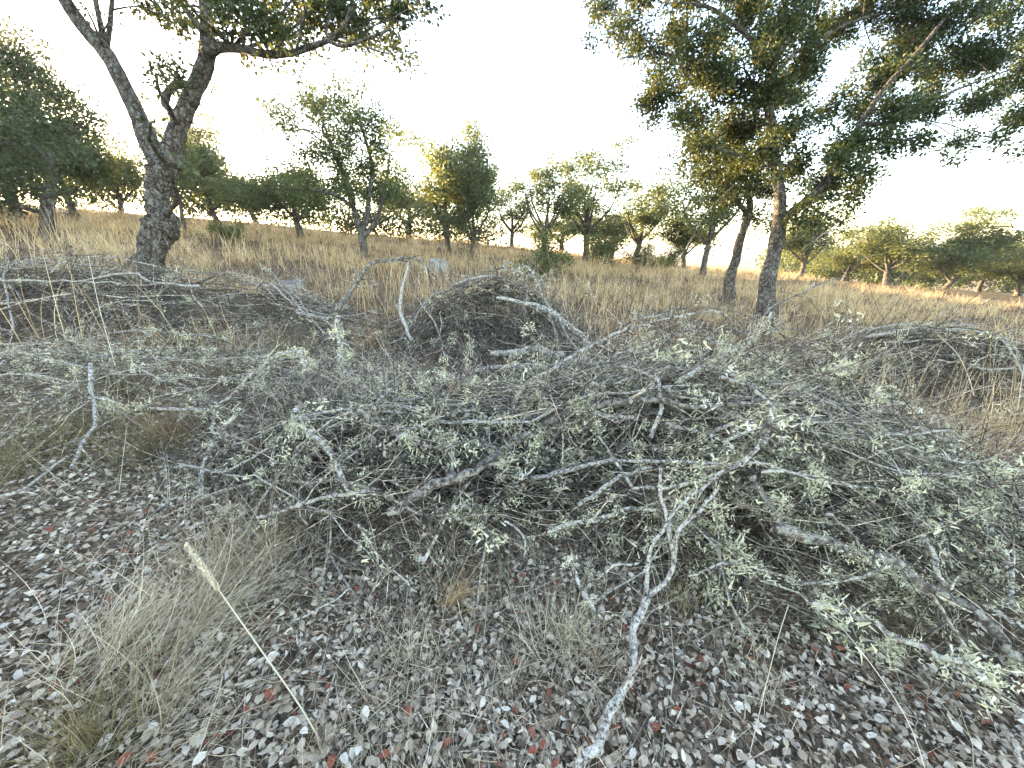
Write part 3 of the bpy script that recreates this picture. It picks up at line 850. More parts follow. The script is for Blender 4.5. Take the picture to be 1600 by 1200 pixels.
# ------------------------------------------------------------------ brush heaps
def pile_limbs(p, n, K, ln, rad, dirs, spread, layer=(0, 1), pole=None):
    """cut branches lying on and in the heap: heading from dirs (degrees, +X = 0), draped over its surface"""
    (cx, cy), rx, ry, a, h = PILES[p]; a = math.radians(a)
    u = rng.uniform(-1, 1, (n * 3, 2)); u = u[(u ** 2).sum(1) < .92][:n]
    n = len(u)
    lx, ly = u[:, 0] * rx, u[:, 1] * ry
    mx, my = cx + lx * math.cos(a) - ly * math.sin(a), cy + lx * math.sin(a) + ly * math.cos(a)
    dv = np.radians(np.asarray(dirs)[rng.integers(len(dirs), size=n)] + rng.normal(0, spread, n))
    L = rng.uniform(*ln, n); lay = rng.uniform(*layer, n) ** .7
    s = np.linspace(-.5, .5, K)[None]
    curv = rng.normal(0, .7, n)[:, None]
    hd = dv[:, None] + curv * s * 2 + np.cumsum(rng.normal(0, .2, (n, K)), 1)
    st = (L / (K - 1))[:, None]
    X = np.cumsum(np.cos(hd) * st, 1); Y = np.cumsum(np.sin(hd) * st, 1)
    X += (mx - X[:, K // 2])[:, None]; Y += (my - Y[:, K // 2])[:, None]
    hm = mound(X, Y)
    Z0 = hm * lay[:, None]
    # stiffen: blend the draped height with the straight chord
    lin = Z0[:, :1] * (1 - (s + .5)) + Z0[:, -1:] * (s + .5)
    Z = .55 * Z0 + .45 * np.maximum(lin, Z0 * .8) + rng.uniform(0, .05, n)[:, None] + .10 * L[:, None] * (.25 - s ** 2) * rng.uniform(-.3, 1, n)[:, None]
    Z += np.cumsum(rng.normal(0, .012, (n, K)), 1) * L[:, None]
    R0 = rng.uniform(0, 1, n) ** 2 * (rad[1] - rad[0]) + rad[0]
    R = R0[:, None] * (1 - .7 * (s + .5))
    Z = np.maximum(terr(X, Y) + Z, terr(X, Y) + R + .004)
    ok = ((hm < .03) & (Y < 1.75)).mean(1) < .2          # no stray limbs out over the front litter
    X, Y, Z, R = X[ok], Y[ok], Z[ok], R[ok]
    return np.stack([X, Y, Z], -1), R

SIDE_LABEL = {
    'right': 'big right branch heap', 'front': 'low heap at the front left', 'middle': 'dark heap in the middle behind',
    'back': 'long heap below the knotted oak', 'side': 'scattered branches at the far left', 'far': 'distant heap at the right edge',
}
def wood_piece(name, P, R, mat, twigs, twig_len, lich, lsize, label, group, S=7, tw_mat=None, dry=0, tint=.6, parent=None):
    """one cut branch: stem mesh, its side twigs and its lichen"""
    P = P[None]; R = R[None]
    base = P[0, 0].copy()
    mb = MB(); v, f = tubes(P, R, S, True, .06); mb.add(v, f, tint)
    if parent is None:
        o = top(name, mb, mat, base); tag(o, label, 'branch', group)
    else:                                   # a prong or shoot that grows out of another branch
        o = link(name, mb.mesh(name, mat, base), parent, base - np.array(parent.location)); o['label'] = label
    allP, allR = [(P, R)], None
    if twigs:
        mb = MB()
        Q, QR = sprout(P, R, twigs, (.2, .98), twig_len, .8, 6, .14, .12, .55, .012, .0016)
        v, f = tubes(Q, QR, 3, False); mb.add(v, f, strand_tint(len(Q), 18, .65))
        n2 = twigs * 3
        Q2, Q2R = sprout(Q, QR, n2, (.2, .98), (twig_len[0] * .3, twig_len[1] * .5), .8, 4, .16, .1, .6, .005, .0012)
        v, f = tubes(Q2, Q2R, 3, False); mb.add(v, f, strand_tint(len(Q2), 12, .6))
        part('twigs', mb, tw_mat or M['twig'], o, 'stuff')
        allP.append((Q, QR))
    if lich:
        mb = MB()
        n1 = max(1, int(lich * .6))
        b, ou = along(P, R, n1); lichen_tufts(mb, b, ou, rng.uniform(.6, 1.3, n1) * lsize)
        if twigs and lich - n1 > 0:
            b, ou = along(Q, QR, lich - n1); lichen_tufts(mb, b, ou, rng.uniform(.5, 1.0, lich - n1) * lsize)
        part('lichen', mb, M['lichen'], o, 'stuff')
    if dry and twigs:
        b, ou = along(Q, QR, dry, (.4, 1)); mb = MB(); nr = norm(rng.normal(size=(dry, 3)))
        L = rng.uniform(.022, .045, dry)
        v, f = leaves8(b, ou + rng.normal(size=(dry, 3)) * .5, nr, L, L * .55, rng.normal(.2, .2, dry), rng.normal(0, .2, dry))
        mb.add(v, f, np.repeat(rng.uniform(0, 1, dry), 8)); part('withered_leaves', mb, M['dryleaf'], o, 'stuff')
    return o

WHERE = {'right': 'the big heap', 'front': 'the front-left heap', 'middle': 'the middle heap', 'back': 'the knotted oak heap',
         'side': 'the strewn sticks', 'far': 'the distant heap'}
def to_px(P):
    q = P - CAM
    dep = q[..., 1] * CT - q[..., 2] * ST
    return 800 + 600 * q[..., 0] / dep, 600 - 600 * (q[..., 1] * ST + q[..., 2] * CT) / dep

def filler_labels(p, P, R):
    """what sets each loose branch apart: bark, thickness, slant, and where on its heap it lies"""
    px, py = to_px(P); cx, cy = px.mean(1), py.mean(1)
    wx = ['far left', 'left', 'middle', 'right', 'far right']; out = []
    rx, ry = np.argsort(np.argsort(cx)) / len(P), np.argsort(np.argsort(cy)) / len(P)
    med = np.median(R[:, 0])
    for i in range(len(P)):
        bark = ('grey', 'pale', 'dark', 'pale')[i % 4]
        dx, dy = px[i, -1] - px[i, 0], py[i, -1] - py[i, 0]
        if dx < 0: dx, dy = -dx, -dy
        an = math.degrees(math.atan2(-dy, dx))
        sl = 'lying level' if abs(an) < 14 else 'rising rightward' if 14 <= an < 60 else 'falling rightward' if -60 < an <= -14 else 'upright'
        v = ('crest', 'upper face', 'lower face', 'foot')[min(3, int(ry[i] * 4))]
        out.append(f"{'thick' if R[i, 0] > med else 'thin'} {bark} branch {sl} at the {wx[min(4, int(rx[i] * 5))]} {v} of {WHERE[p]}")
    return out

def strand_tint(n, k, pale):
    t = np.where(rng.uniform(size=n) < pale, rng.normal(.80, .14, n), rng.normal(.12, .10, n))
    return np.repeat(np.clip(t, 0, 1), k)

def heap(p, n_mass, n_ind, dirs, spread, ln, rad, n1, n2, ltuft, lsize, nleaf, label, ind_label, tone=.5, lich_ind=10, l1=(.25, .6), l2=(.08, .24), fan=.75):
    K = 8
    P, R = pile_limbs(p, n_mass, K, ln, rad, dirs, spread, (0, .9))
    mb = MB()
    v, f = tubes(P, R, 4, False, .06); mb.add(v, f, strand_tint(len(P), K * 4, tone * .5))  # buried limbs mostly dark: shade of the heap's hollows put into their colour
    Q, QR = sprout(P, R, n1, (.1, .98), l1, fan, 6, .26, .14, .7, .0068, .0026)
    v, f = tubes(Q, QR, 3, False); mb.add(v, f, strand_tint(len(Q), 18, tone))
    Q2, Q2R = sprout(Q, QR, n2, (.15, .98), l2, .8, 4, .34, .10, .62, .0036, .0014)
    v, f = tubes(Q2, Q2R, 3, False); mb.add(v, f, strand_tint(len(Q2), 12, tone))
    c = PILES[p][0]; base = np.array([c[0], c[1], float(terr(*c))])
    o = top('brushwood', mb, M['twig'], base)
    tag(o, label, 'brushwood', None, 'stuff')
    mb = MB()
    if ltuft:
        a = int(ltuft * .5); b, ou = along(P, R, a); lichen_tufts(mb, b, ou, rng.uniform(.5, 1.35, a) * lsize)
        a2 = ltuft - a; b, ou = along(Q, QR, a2); lichen_tufts(mb, b, ou, rng.uniform(.4, 1.0, a2) * lsize)
        part('lichen', mb, M['lichen'], o, 'stuff')
    if nleaf:
        mb = MB(); b, ou = along(np.concatenate([Q]), QR, nleaf, (.3, 1)); nr = norm(rng.normal(size=(nleaf, 3)))
        L = rng.uniform(.02, .042, nleaf)
        v, f = leaves4(b, ou + rng.normal(size=(nleaf, 3)) * .6, nr, L, L * .6)
        mb.add(v, f, np.repeat(rng.uniform(0, 1, nleaf), 4)); part('withered_leaves', mb, M['dryleaf'], o, 'stuff')
    P, R = pile_limbs(p, n_ind, 14, (ln[0] * 1.4, ln[1] * 1.25), (rad[0] * 1.3, rad[1] * 1.25), dirs, spread, (.85, 1.14))
    qx, qy = to_px(P)                                   # no poles dropping straight down the front
    ok = np.abs(qy[:, -1] - qy[:, 0]) < 1.1 * np.abs(qx[:, -1] - qx[:, 0]) + 40
    P, R = P[ok], R[ok]
    mats = [M['wood'], M['wood_pale'], M['wood_dark'], M['wood_pale']]
    labs = filler_labels(p, P, R)
    for i in range(len(P)):
        wood_piece('cut_branch', P[i], R[i], mats[i % 4], int(rng.integers(5, 11)), (l1[0] * .7, l1[1] * 1.1), int(lich_ind * rng.uniform(.3, 1.5)), lsize, labs[i], 'loose branches in the ' + SIDE_LABEL[p], 6)

heap('right', 420, 80, [-25, 165, 5, 180, 150, -8], 15, (.9, 2.4), (.004, .014), 2000, 3200, 5200, .054, 1600,
     'dense tangle of lichen-grown twigs filling the big right branch heap', 'lichen-flecked branch lying loose on the big right branch heap', .27, 14, (.35, 1.0), (.10, .34), .45)
heap('front', 260, 60, [200, 20, 150, -30, 60, 100], 34, (.6, 1.7), (.004, .011), 1150, 2500, 1400, .044, 3000,
     'tangle of grey twigs and withered leaves in the low front-left heap', 'grey branch lying loose on the low front-left heap', .26, 9)
heap('middle', 210, 20, [0, 180, 30, 150, 90], 35, (.8, 2.0), (.005, .017), 1000, 3200, 300, .048, 2200,
     'dark mound of fine twigs in the heap behind the front two', 'dark branch lying loose on the middle heap behind the front two', .25, 8)
heap('back', 190, 38, [0, 180, 20, 165, -15], 26, (.9, 2.4), (.005, .015), 1100, 2800, 330, .045, 1200,
     'long low tangle of grey twigs below the knotted oak', 'grey branch lying loose on the long heap below the knotted oak', .28, 7)
heap('side', 34, 34, [0, 180, 20, 200, -40, 60], 35, (.6, 1.6), (.003, .009), 300, 800, 420, .036, 700,
     'sparse litter of thin twigs over the grass at the far left', 'thin pale branch scattered in the grass at the far left', .6, 14)
heap('far', 140, 14, [0, 180, 15, -20], 25, (.8, 2.2), (.007, .024), 900, 2600, 260, .06, 900,
     'distant dark tangle of twigs in the heap by the right edge', 'branch lying loose on the distant heap by the right edge', .22, 8)

# the branches one can follow with the eye, traced where they lie: (label, name, points px, thickness px from..to, depth start, depth end, material, twigs, twig length, lichen, size)
def trace(label, pts, w0, w1, mat='wood', twigs=6, tl=(.12, .35), lich=0, ls=.035, d0=None, d1=None, lift=.04, name='cut_branch', wig=.010, dry=0, S=8, parent=None, rest=.09):
    pts = np.array(pts, float)
    a = (hit(*pts[0]) - lift) if d0 is None else d0
    b = (hit(*pts[-1]) - lift) if d1 is None else d1
    seg = np.concatenate([[0], np.cumsum(np.linalg.norm(np.diff(pts, axis=0), axis=1))]); s = seg / seg[-1]
    n = max(10, int(seg[-1] / 16))
    q = spline(np.column_stack([pts, s]), n)
    dep = 1 / ((1 - q[:, 2]) / a + q[:, 2] / b)
    if rest:                                    # lie on top of whatever heap is under it
        top_d = np.array([hit(x, y) for x, y in q[:, :2]]) - rest
        dep = np.minimum(dep, top_d)
        e = np.concatenate([[dep[0]] * 3, dep, [dep[-1]] * 3])
        dep = np.minimum(dep, np.convolve(e, np.ones(7) / 7, 'valid'))
    P = np.array([p3(x, y, d) for (x, y), d in zip(q[:, :2], dep)])
    R = (w0 + (w1 - w0) * q[:, 2]) / 2 / 600 * dep * .74 / (1 + ((q[:, 0] - 800) / 600) ** 2) ** .3
    R *= np.exp(rng.normal(0, .10, n))
    P += rng.normal(size=P.shape) * (R[:, None] * wig * 24 + .0015)
    kk = rng.normal(size=(n // 3 + 2, 3)) * (R.mean() * .55 + .0035)
    P += spline(kk, n) * np.sin(np.linspace(0, math.pi, n))[:, None] ** .5
    P[:, 2] = np.maximum(P[:, 2], terr(P[:, 0], P[:, 1]) + R * .5)
    return wood_piece(name, P, R, M[mat], twigs, tl, lich, ls, label, 'branches of the cut heaps', S, None, dry, .6, parent)

# right heap
log = trace('thick lichen-covered log running out to the right edge of the big heap', [(1205, 825), (1290, 850), (1372, 872), (1440, 905), (1500, 950), (1560, 1000), (1625, 1055)], 33, 23, 'wood_dark', 5, (.15, .4), 60, .034, 1.95, 1.50, name='cut_log', S=12)
fork = trace('forked speckled branch standing upright in front of the big right heap', [(900, 1205), (950, 1125), (985, 1050), (1000, 975), (1010, 935)], 19, 16, 'wood_pale', 2, (.08, .2), 4, .02, None, 1.62, name='forked_branch', S=10)
trace('right-hand prong of the forked upright branch, curving to the top', [(1010, 935), (1045, 905), (1052, 860), (1046, 825), (1030, 780), (1026, 750), (1034, 732)], 13, 7, 'wood_pale', 2, (.08, .2), 8, .022, 1.62, 1.70, name='prong', parent=fork, S=9)
trace('thin left prong of the forked upright branch', [(1008, 935), (1010, 885), (1018, 850), (1038, 820), (1066, 785), (1095, 765), (1125, 742)], 9, 5, 'wood_pale', 2, (.08, .2), 10, .024, 1.62, 1.72, name='prong', parent=fork)
trace('short outer prong crossing the forked upright branch', [(1052, 850), (1062, 824), (1090, 805), (1108, 778), (1122, 752)], 10, 6, 'wood_pale', 2, (.08, .2), 4, .022, 1.62, 1.70, name='prong', parent=fork)
bent = trace('longest bent branch sweeping over the top of the big right heap', [(610, 800), (665, 768), (720, 742), (770, 716), (850, 666), (905, 634), (1000, 622), (1097, 637), (1162, 629), (1215, 616), (1272, 607), (1320, 586), (1359, 567), (1420, 528)], 23, 3, 'wood_dark', 16, (.12, .4), 34, .035, 2.22, 2.9)
trace('thin side shoot arching right off the longest bent branch', [(1318, 588), (1337, 602), (1372, 633), (1403, 655), (1460, 672), (1556, 690)], 8, 2, 'wood_dark', 8, (.1, .3), 3, .03, 2.7, 2.8, name='shoot', parent=bent)
trace('lichen-bearded branch poking up toward the leafy oak trunk', [(1045, 614), (1075, 588), (1114, 566), (1149, 547), (1184, 524), (1206, 488)], 10, 6, 'wood', 5, (.08, .25), 60, .033, 2.35, 2.6)
trace('bowed branch arching along the crest of the big right heap', [(797, 651), (811, 611), (833, 596), (870, 574), (903, 552), (950, 528), (1000, 508), (1053, 493), (1110, 487), (1136, 497), (1156, 521)], 10, 3, 'wood', 12, (.15, .4), 8, .03, 2.5, 3.1)
trace('long level branch across the face of the big right heap', [(830, 748), (900, 731), (1000, 720), (1119, 720), (1206, 731), (1272, 747), (1330, 760)], 10, 5, 'wood_pale', 8, (.1, .3), 30, .03, 2.2, 2.15)
trace('short pale stick slanting up below the long level branch', [(905, 788), (952, 757), (1018, 729)], 10, 7, 'wood_pale', 3, (.06, .2), 6, .03, 1.95, 2.05)
trace('lichen-crusted stick low on the left of the big right heap', [(855, 832), (900, 817), (966, 803), (1030, 796)], 11, 8, 'wood', 4, (.08, .22), 26, .034, 1.9, 1.9)
trace('dark curved stick dipping into the hollow of the right heap', [(1176, 745), (1188, 775), (1205, 805), (1235, 842)], 15, 13, 'wood_dark', 2, (.06, .2), 8, .03, 2.0, 1.92)
trace('straight dark stick leaning toward the thick lichen log', [(1290, 800), (1337, 847), (1385, 885)], 9, 8, 'wood_dark', 2, (.06, .2), 6, .03, 2.0, 1.75)
trace('pale bare stub rising off the thick lichen log', [(1436, 835), (1456, 875), (1476, 912)], 11, 13, 'wood_pale', 0, (.1, .2), 5, .035, 1.80, 1.66, name='stub', parent=log)
trace('grey stick hanging down at the right end of the big heap', [(1548, 825), (1574, 874), (1580, 950)], 8, 12, 'wood', 3, (.1, .25), 14, .04, 1.85, 1.62)
trace('low lichen-tufted branch along the foot of the right heap', [(1265, 940), (1340, 962), (1420, 1003), (1500, 1042), (1610, 1115)], 13, 17, 'wood', 6, (.08, .25), 55, .032, 1.62, 1.27)
trace('bare whitish stick end in the bottom right corner', [(1555, 1130), (1580, 1163), (1612, 1205)], 9, 12, 'wood_pale', 0, (.1, .2), 0, .03, 1.22, 1.08)
trace('peeling tan stick beside the thick log at the right edge', [(1535, 943), (1570, 962), (1610, 985)], 8, 11, 'wood_pale', 0, (.1, .2), 2, .03, 1.62, 1.5)
trace('lichen-bearded twig hanging down left of the forked branch', [(884, 866), (902, 897), (918, 932), (945, 972)], 12, 5, 'wood', 2, (.05, .15), 30, .026, 1.72, 1.50)
trace('crooked pale twig in the gap between the two front heaps', [(787, 812), (808, 828), (821, 845), (819, 872)], 6, 4, 'wood_pale', 2, (.05, .15), 0, .02, 1.9, 1.82)
trace('bent thin twig left of the fork of the upright branch', [(925, 912), (950, 891), (998, 878)], 4, 5, 'wood_pale', 2, (.05, .15), 2, .02, 1.62, 1.66)
trace('thin bare branch tip crossing in front of the leafy oak trunk', [(1186, 512), (1206, 481), (1250, 459), (1285, 442), (1325, 432)], 6, 2, 'wood_dark', 6, (.1, .3), 0, .03, 3.0, 3.3)
trace('thin dark branch reaching right from the crest of the right heap', [(1150, 520), (1210, 515), (1265, 517), (1300, 530), (1340, 548)], 6, 2, 'wood_dark', 8, (.1, .3), 0, .03, 2.9, 3.3)
trace('drooping dark twig right of the heap crest', [(1205, 512), (1235, 535), (1246, 565)], 5, 2, 'wood_dark', 4, (.06, .2), 0, .03, 2.95, 3.0)
trace('grey branch fanning right across the upper right heap', [(1130, 690), (1200, 668), (1290, 660), (1370, 668), (1440, 700)], 8, 2, 'wood', 12, (.12, .35), 10, .03, 2.45, 2.6)
trace('grey branch curving down the right shoulder of the right heap', [(1190, 735), (1280, 745), (1360, 760), (1430, 800), (1480, 850)], 8, 3, 'wood', 12, (.12, .35), 14, .032, 2.15, 2.1)
trace('lichen-spotted branch at the lower middle of the right heap', [(1075, 900), (1130, 880), (1200, 893), (1260, 912), (1330, 905), (1400, 880)], 5, 8, 'wood', 6, (.08, .22), 30, .032, 1.72, 1.72)
# bare whippy twigs arching out of the crest of the right heap against the field
for lab, pts, w, d0, d1 in [
    ('thin dark whip bowing over the middle of the right heap crest', [(1000, 548), (1060, 520), (1120, 513), (1180, 533), (1240, 572)], 5, 2.75, 3.0),
    ('thin dark whip arching above the left of the right heap crest', [(930, 552), (975, 508), (1050, 483), (1115, 479), (1170, 495)], 5, 2.8, 3.2),
    ('thin dark whip curving down the right shoulder of the right heap', [(1080, 560), (1150, 540), (1220, 546), (1290, 577), (1345, 628)], 5, 2.7, 2.9),
    ('thin grey whip lying along the top right of the right heap', [(1170, 570), (1240, 556), (1300, 574), (1360, 570), (1410, 590)], 5, 2.75, 3.0),
    ('thin grey whip drooping off the far right of the right heap', [(1200, 600), (1270, 608), (1340, 648), (1400, 692), (1450, 752)], 6, 2.6, 2.5),
    ('forked dark twig tip left of the distant heap', [(1318, 585), (1370, 562), (1430, 548), (1470, 556)], 4, 2.85, 3.2),
    ('pale whip crossing the upper face of the right heap', [(960, 600), (1050, 575), (1150, 590), (1230, 640), (1300, 700)], 6, 2.6, 2.4),
    ('grey whip hanging over the right end of the heap', [(1360, 640), (1420, 655), (1480, 700), (1530, 770)], 5, 2.6, 2.5)]:
    trace(lab, pts, w, 2, 'wood_pale' if 'pale' in lab else 'wood' if 'grey' in lab else 'wood_dark', 12, (.12, .4), 3, .028, d0, d1)
# middle heap
trace('dark bowed branch arching over the left of the middle heap', [(520, 494), (540, 462), (569, 422), (595, 409), (625, 402), (655, 407), (680, 432)], 12, 3, 'wood_dark', 10, (.15, .45), 3, .04, 4.6, 4.8)
trace('dark crooked branch lying left of the middle heap', [(462, 490), (505, 502), (530, 482), (552, 450)], 13, 7, 'wood_dark', 4, (.15, .35), 8, .045, 4.5, 4.7)
trace('smooth pale curved stick standing on the middle heap', [(639, 409), (630, 446), (626, 479), (632, 508), (643, 533)], 5, 8, 'wood_pale', 1, (.1, .2), 0, .03, 4.5, 4.15)
trace('grey limb sloping down the right side of the middle heap', [(775, 465), (819, 473), (852, 486), (881, 505), (907, 523), (930, 545)], 10, 14, 'wood', 5, (.15, .4), 8, .045, 4.7, 4.2)
trace('thick arched limb at the foot of the middle heap', [(770, 553), (800, 549), (826, 545), (855, 550), (888, 563)], 15, 17, 'wood', 2, (.1, .3), 6, .04, 3.8, 3.6)
trace('straight thick limb under the arched one at the middle heap', [(740, 579), (797, 573), (863, 576)], 12, 13, 'wood', 2, (.1, .3), 6, .04, 3.6, 3.4)
trace('lichen-topped upright stub between the front and middle heaps', [(525, 494), (533, 534), (540, 571), (546, 608)], 12, 15, 'wood', 2, (.08, .2), 34, .05, 3.5, 3.2)
# left and front heaps
trace('pale upright stick standing among the twigs at the far left', [(142, 568), (146, 612), (145, 660), (133, 690), (114, 732)], 11, 8, 'wood_pale', 3, (.1, .3), 10, .036, 2.75, 2.6)
trace('lichen-hung branch arching across the left of the front heap', [(140, 620), (189, 629), (224, 634), (266, 638), (315, 638), (350, 625), (378, 604), (404, 577), (437, 551), (465, 550), (485, 583)], 8, 10, 'wood', 10, (.1, .3), 70, .036, 2.7, 2.65)
trace('whitish stick lying level at the left edge, upper of two', [(-20, 557), (45, 553), (75, 560), (130, 572)], 7, 5, 'wood_pale', 5, (.1, .3), 4, .03, 3.6, 3.4)
trace('whitish stick lying level at the left edge, lower of two', [(-20, 588), (30, 586), (70, 588), (120, 602)], 6, 4, 'wood_pale', 5, (.1, .3), 6, .03, 3.3, 3.1)
trace('pale bent stick low on the litter at the left edge', [(-20, 776), (35, 767), (63, 747), (105, 712)], 8, 7, 'wood_pale', 3, (.08, .25), 2, .03, None, None)
trace('grey stick sloping down the left flank of the front heap', [(378, 637), (345, 668), (325, 704), (317, 738), (313, 775)], 10, 10, 'wood', 3, (.08, .22), 8, .03, 2.4, 2.15)
trace('thin straight stick slanting left from the pale upright stick', [(140, 626), (98, 653), (65, 672)], 5, 3, 'wood_pale', 3, (.06, .2), 4, .03, 2.7, 2.6)
trace('lichen-crusted limb running down the front heap to the right', [(463, 640), (480, 668), (503, 693), (521, 729), (548, 770)], 15, 11, 'wood', 4, (.1, .25), 36, .034, 2.3, 2.05)
trace('pale forked stick along the bottom of the front heap', [(400, 808), (430, 801), (478, 783), (533, 772), (585, 764)], 7, 9, 'wood_pale', 7, (.1, .3), 12, .03, 1.95, 2.05)
trace('pale branch resting over the long heap in front of the knotted trunk', [(130, 438), (180, 430), (220, 426), (238, 440), (273, 444), (310, 447)], 4, 8, 'wood_pale', 6, (.15, .4), 3, .04, 4.7, 4.6)
trace('thin grey stick dropping from the front heap to the litter', [(560, 820), (586, 867), (625, 898), (650, 926)], 6, 4, 'wood', 4, (.06, .18), 4, .024, 1.82, 1.62)
trace('short pale stick lying in the grass by the seeding stalk', [(311, 938), (363, 929), (404, 905)], 5, 3, 'wood_pale', 1, (.04, .1), 2, .02, None, None, .03)
trace('slim pale stick lying in the litter below the front heap', [(455, 970), (503, 951), (545, 920)], 4, 4, 'wood_pale', 1, (.04, .1), 0, .02, None, None, .02)
trace('grey twiggy branch rising from the front heap towards the middle', [(600, 700), (640, 672), (700, 650), (760, 640)], 8, 4, 'wood', 8, (.1, .3), 14, .03, 2.35, 2.6)
trace('dark lichen-tufted limb in the middle of the front heap', [(560, 640), (600, 668), (640, 690), (690, 700), (745, 688)], 9, 6, 'wood_dark', 8, (.1, .3), 22, .034, 2.5, 2.45)

# ------------------------------------------------------------------ leaf litter
def litter():
    # density by zones in the view; thinned under heaps so dark soil deepens their shade
    n = 80000
    x, y = scatter_wedge(n, .45, 7.0, 66, 1.1)
    keep = rng.uniform(size=n) < np.clip(1.35 - .13 * np.hypot(x, y) - .3 * (lown(x, y, 2.3, .5) < .36) - .95 * (mound(x, y) > .10), .08, 1)
    x, y = x[keep], y[keep]; n = len(x)
    z = terr(x, y) + rng.uniform(.0, .034, n)
    a = rng.uniform(0, 6.28, n)
    d = np.stack([np.cos(a), np.sin(a), rng.normal(0, .28, n)], -1)
    nr = norm(np.stack([rng.normal(0, .75, n), rng.normal(0, .75, n), np.ones(n)], -1))
    D = np.hypot(x, y)
    L = (.012 + .026 * rng.uniform(size=n) ** 1.2) * (1 + .07 * D)
    W = L * rng.uniform(.36, .66, n)
    tint = np.where(rng.uniform(size=n) < .035, rng.uniform(.92, 1, n), np.clip(np.where(rng.uniform(size=n) < .36, rng.normal(.24, .12, n), rng.normal(.66, .14, n)), 0, .85))
    curl = rng.normal(.22, .36, n); bow = rng.normal(.08, .25, n)
    # those that show largest become objects of their own
    cx = x / np.maximum(y, .05)
    dep = y * CT + (CAM[2] - z) * ST
    up = y * ST - (CAM[2] - z) * CT
    px, py = 800 + 600 * x / dep, 600 - 600 * up / dep
    vis = (px > 5) & (px < 1595) & (py < 1195) & (mound(x, y) < .02)
    score = np.where(vis, L / dep, 0)
    big = np.argsort(-score)[:300]
    m = np.ones(n, bool); m[big] = False
    mb = MB()
    base = np.stack([x, y, z], -1)
    a8 = m & (D < 1.7); a4 = m & (D >= 1.7)
    v, f = leaves8(base[a8], d[a8], nr[a8], L[a8], W[a8], curl[a8], bow[a8])
    mb.add(v, f, np.repeat(tint[a8], 8))
    v, f = leaves4(base[a4], d[a4], nr[a4], L[a4] * 1.1, W[a4] * 1.2)
    mb.add(v, f, np.repeat(tint[a4], 4))
    n2 = 46000                                                       # further out, smaller in view
    x2, y2 = scatter_wedge(n2, 1.6, 5.5, 66, 1.4)
    k2 = rng.uniform(size=n2) < np.clip(1.1 - .15 * np.hypot(x2, y2) - .9 * (mound(x2, y2) > .12), .05, 1)
    x2, y2 = x2[k2], y2[k2]; n2 = len(x2); a2 = rng.uniform(0, 6.28, n2)
    L2 = rng.uniform(.014, .042, n2)
    v, f = leaves4(np.stack([x2, y2, terr(x2, y2) + rng.uniform(0, .03, n2)], -1), np.stack([np.cos(a2), np.sin(a2), rng.normal(0, .3, n2)], -1),
                   norm(np.stack([rng.normal(0, .7, n2), rng.normal(0, .7, n2), np.ones(n2)], -1)), L2, L2 * rng.uniform(.45, .75, n2))
    mb.add(v, f, np.repeat(np.clip(rng.normal(.5, .24, n2), 0, .93), 4))
    part('leaf_litter', mb, M['litter'], ground, 'stuff')
    # sixteen leaf shapes shared among the three hundred
    me = []
    for k in range(24):
        mb = MB()
        v, f = leaves8(np.zeros((1, 3)) - [[.5, 0, 0]], np.array([[1., 0, 0]]), np.array([[0, 0, 1.]]), np.array([1.]), np.array([rng.uniform(.5, .75)]), np.array([rng.normal(.15, .18)]), np.array([rng.normal(.06, .14)]))
        mb.add(v, f, (rng.uniform(.93, 1) if k in (3, 11) else min(.895, max(.1, rng.normal(.60, .22)))))
        me.append(mb.mesh('fallen_leaf', M['litter']))
    for j in big:
        o = link('fallen_leaf', me[rng.integers(24)], ground, (x[j], y[j], z[j] + .006))
        o.scale = (L[j],) * 3
        o.rotation_euler = (rng.normal(0, .3), rng.normal(0, .25), a[j])
    # bits of twig lying in the litter
    n = 3600
    x, y = scatter_wedge(n, .45, 7, 62, .8)
    a = rng.uniform(0, 6.28, n); L = rng.uniform(.04, .22, n)
    s = np.linspace(-.5, .5, 4)[None]
    hd = a[:, None] + np.cumsum(rng.normal(0, .2, (n, 4)), 1)
    X = x[:, None] + np.cumsum(np.cos(hd) * L[:, None] / 3, 1); Y = y[:, None] + np.cumsum(np.sin(hd) * L[:, None] / 3, 1)
    Z = terr(X, Y) + rng.uniform(.004, .035, (n, 1)) + s * rng.normal(0, .04, (n, 1))
    Rr = np.repeat(rng.uniform(.0008, .0028, n)[:, None], 4, 1)
    mb = MB(); v, f = tubes(np.stack([X, Y, Z], -1), Rr, 3, False); mb.add(v, f, np.repeat(rng.uniform(.3, 1, n), 12))
    part('twig_litter', mb, M['twig'], ground, 'stuff')
litter()

# ------------------------------------------------------------------ near grass: loose dead stems, then tufts one can count
def near_grass():
    mb = MB(); n = 24000
    x, y = scatter_wedge(n, .5, 6.5, 64, 1.0)
    k = (lown(x, y, 2.1, 1.3) > .42) | (rng.uniform(size=n) < .25)
    x, y = x[k], y[k]; n = len(x)
    d = norm(np.stack([rng.normal(0, .75, n), rng.normal(0, .75, n), rng.uniform(.02, .8, n)], -1))
    v, f, t = blades(np.stack([x, y, terr(x, y)], -1), d, rng.uniform(.06, .30, n), rng.uniform(.0012, .0032, n), rng.normal(size=(n, 3)) * .4, 4, np.clip(rng.normal(.66, .25, n), 0, 1))
    mb.add(v, f, t)
    tag(top('withered_grass', mb, M['straw'], (0, 0, 0)), 'loose withered grass blades strewn through the leaf litter', 'grass', kind='stuff')
near_grass()

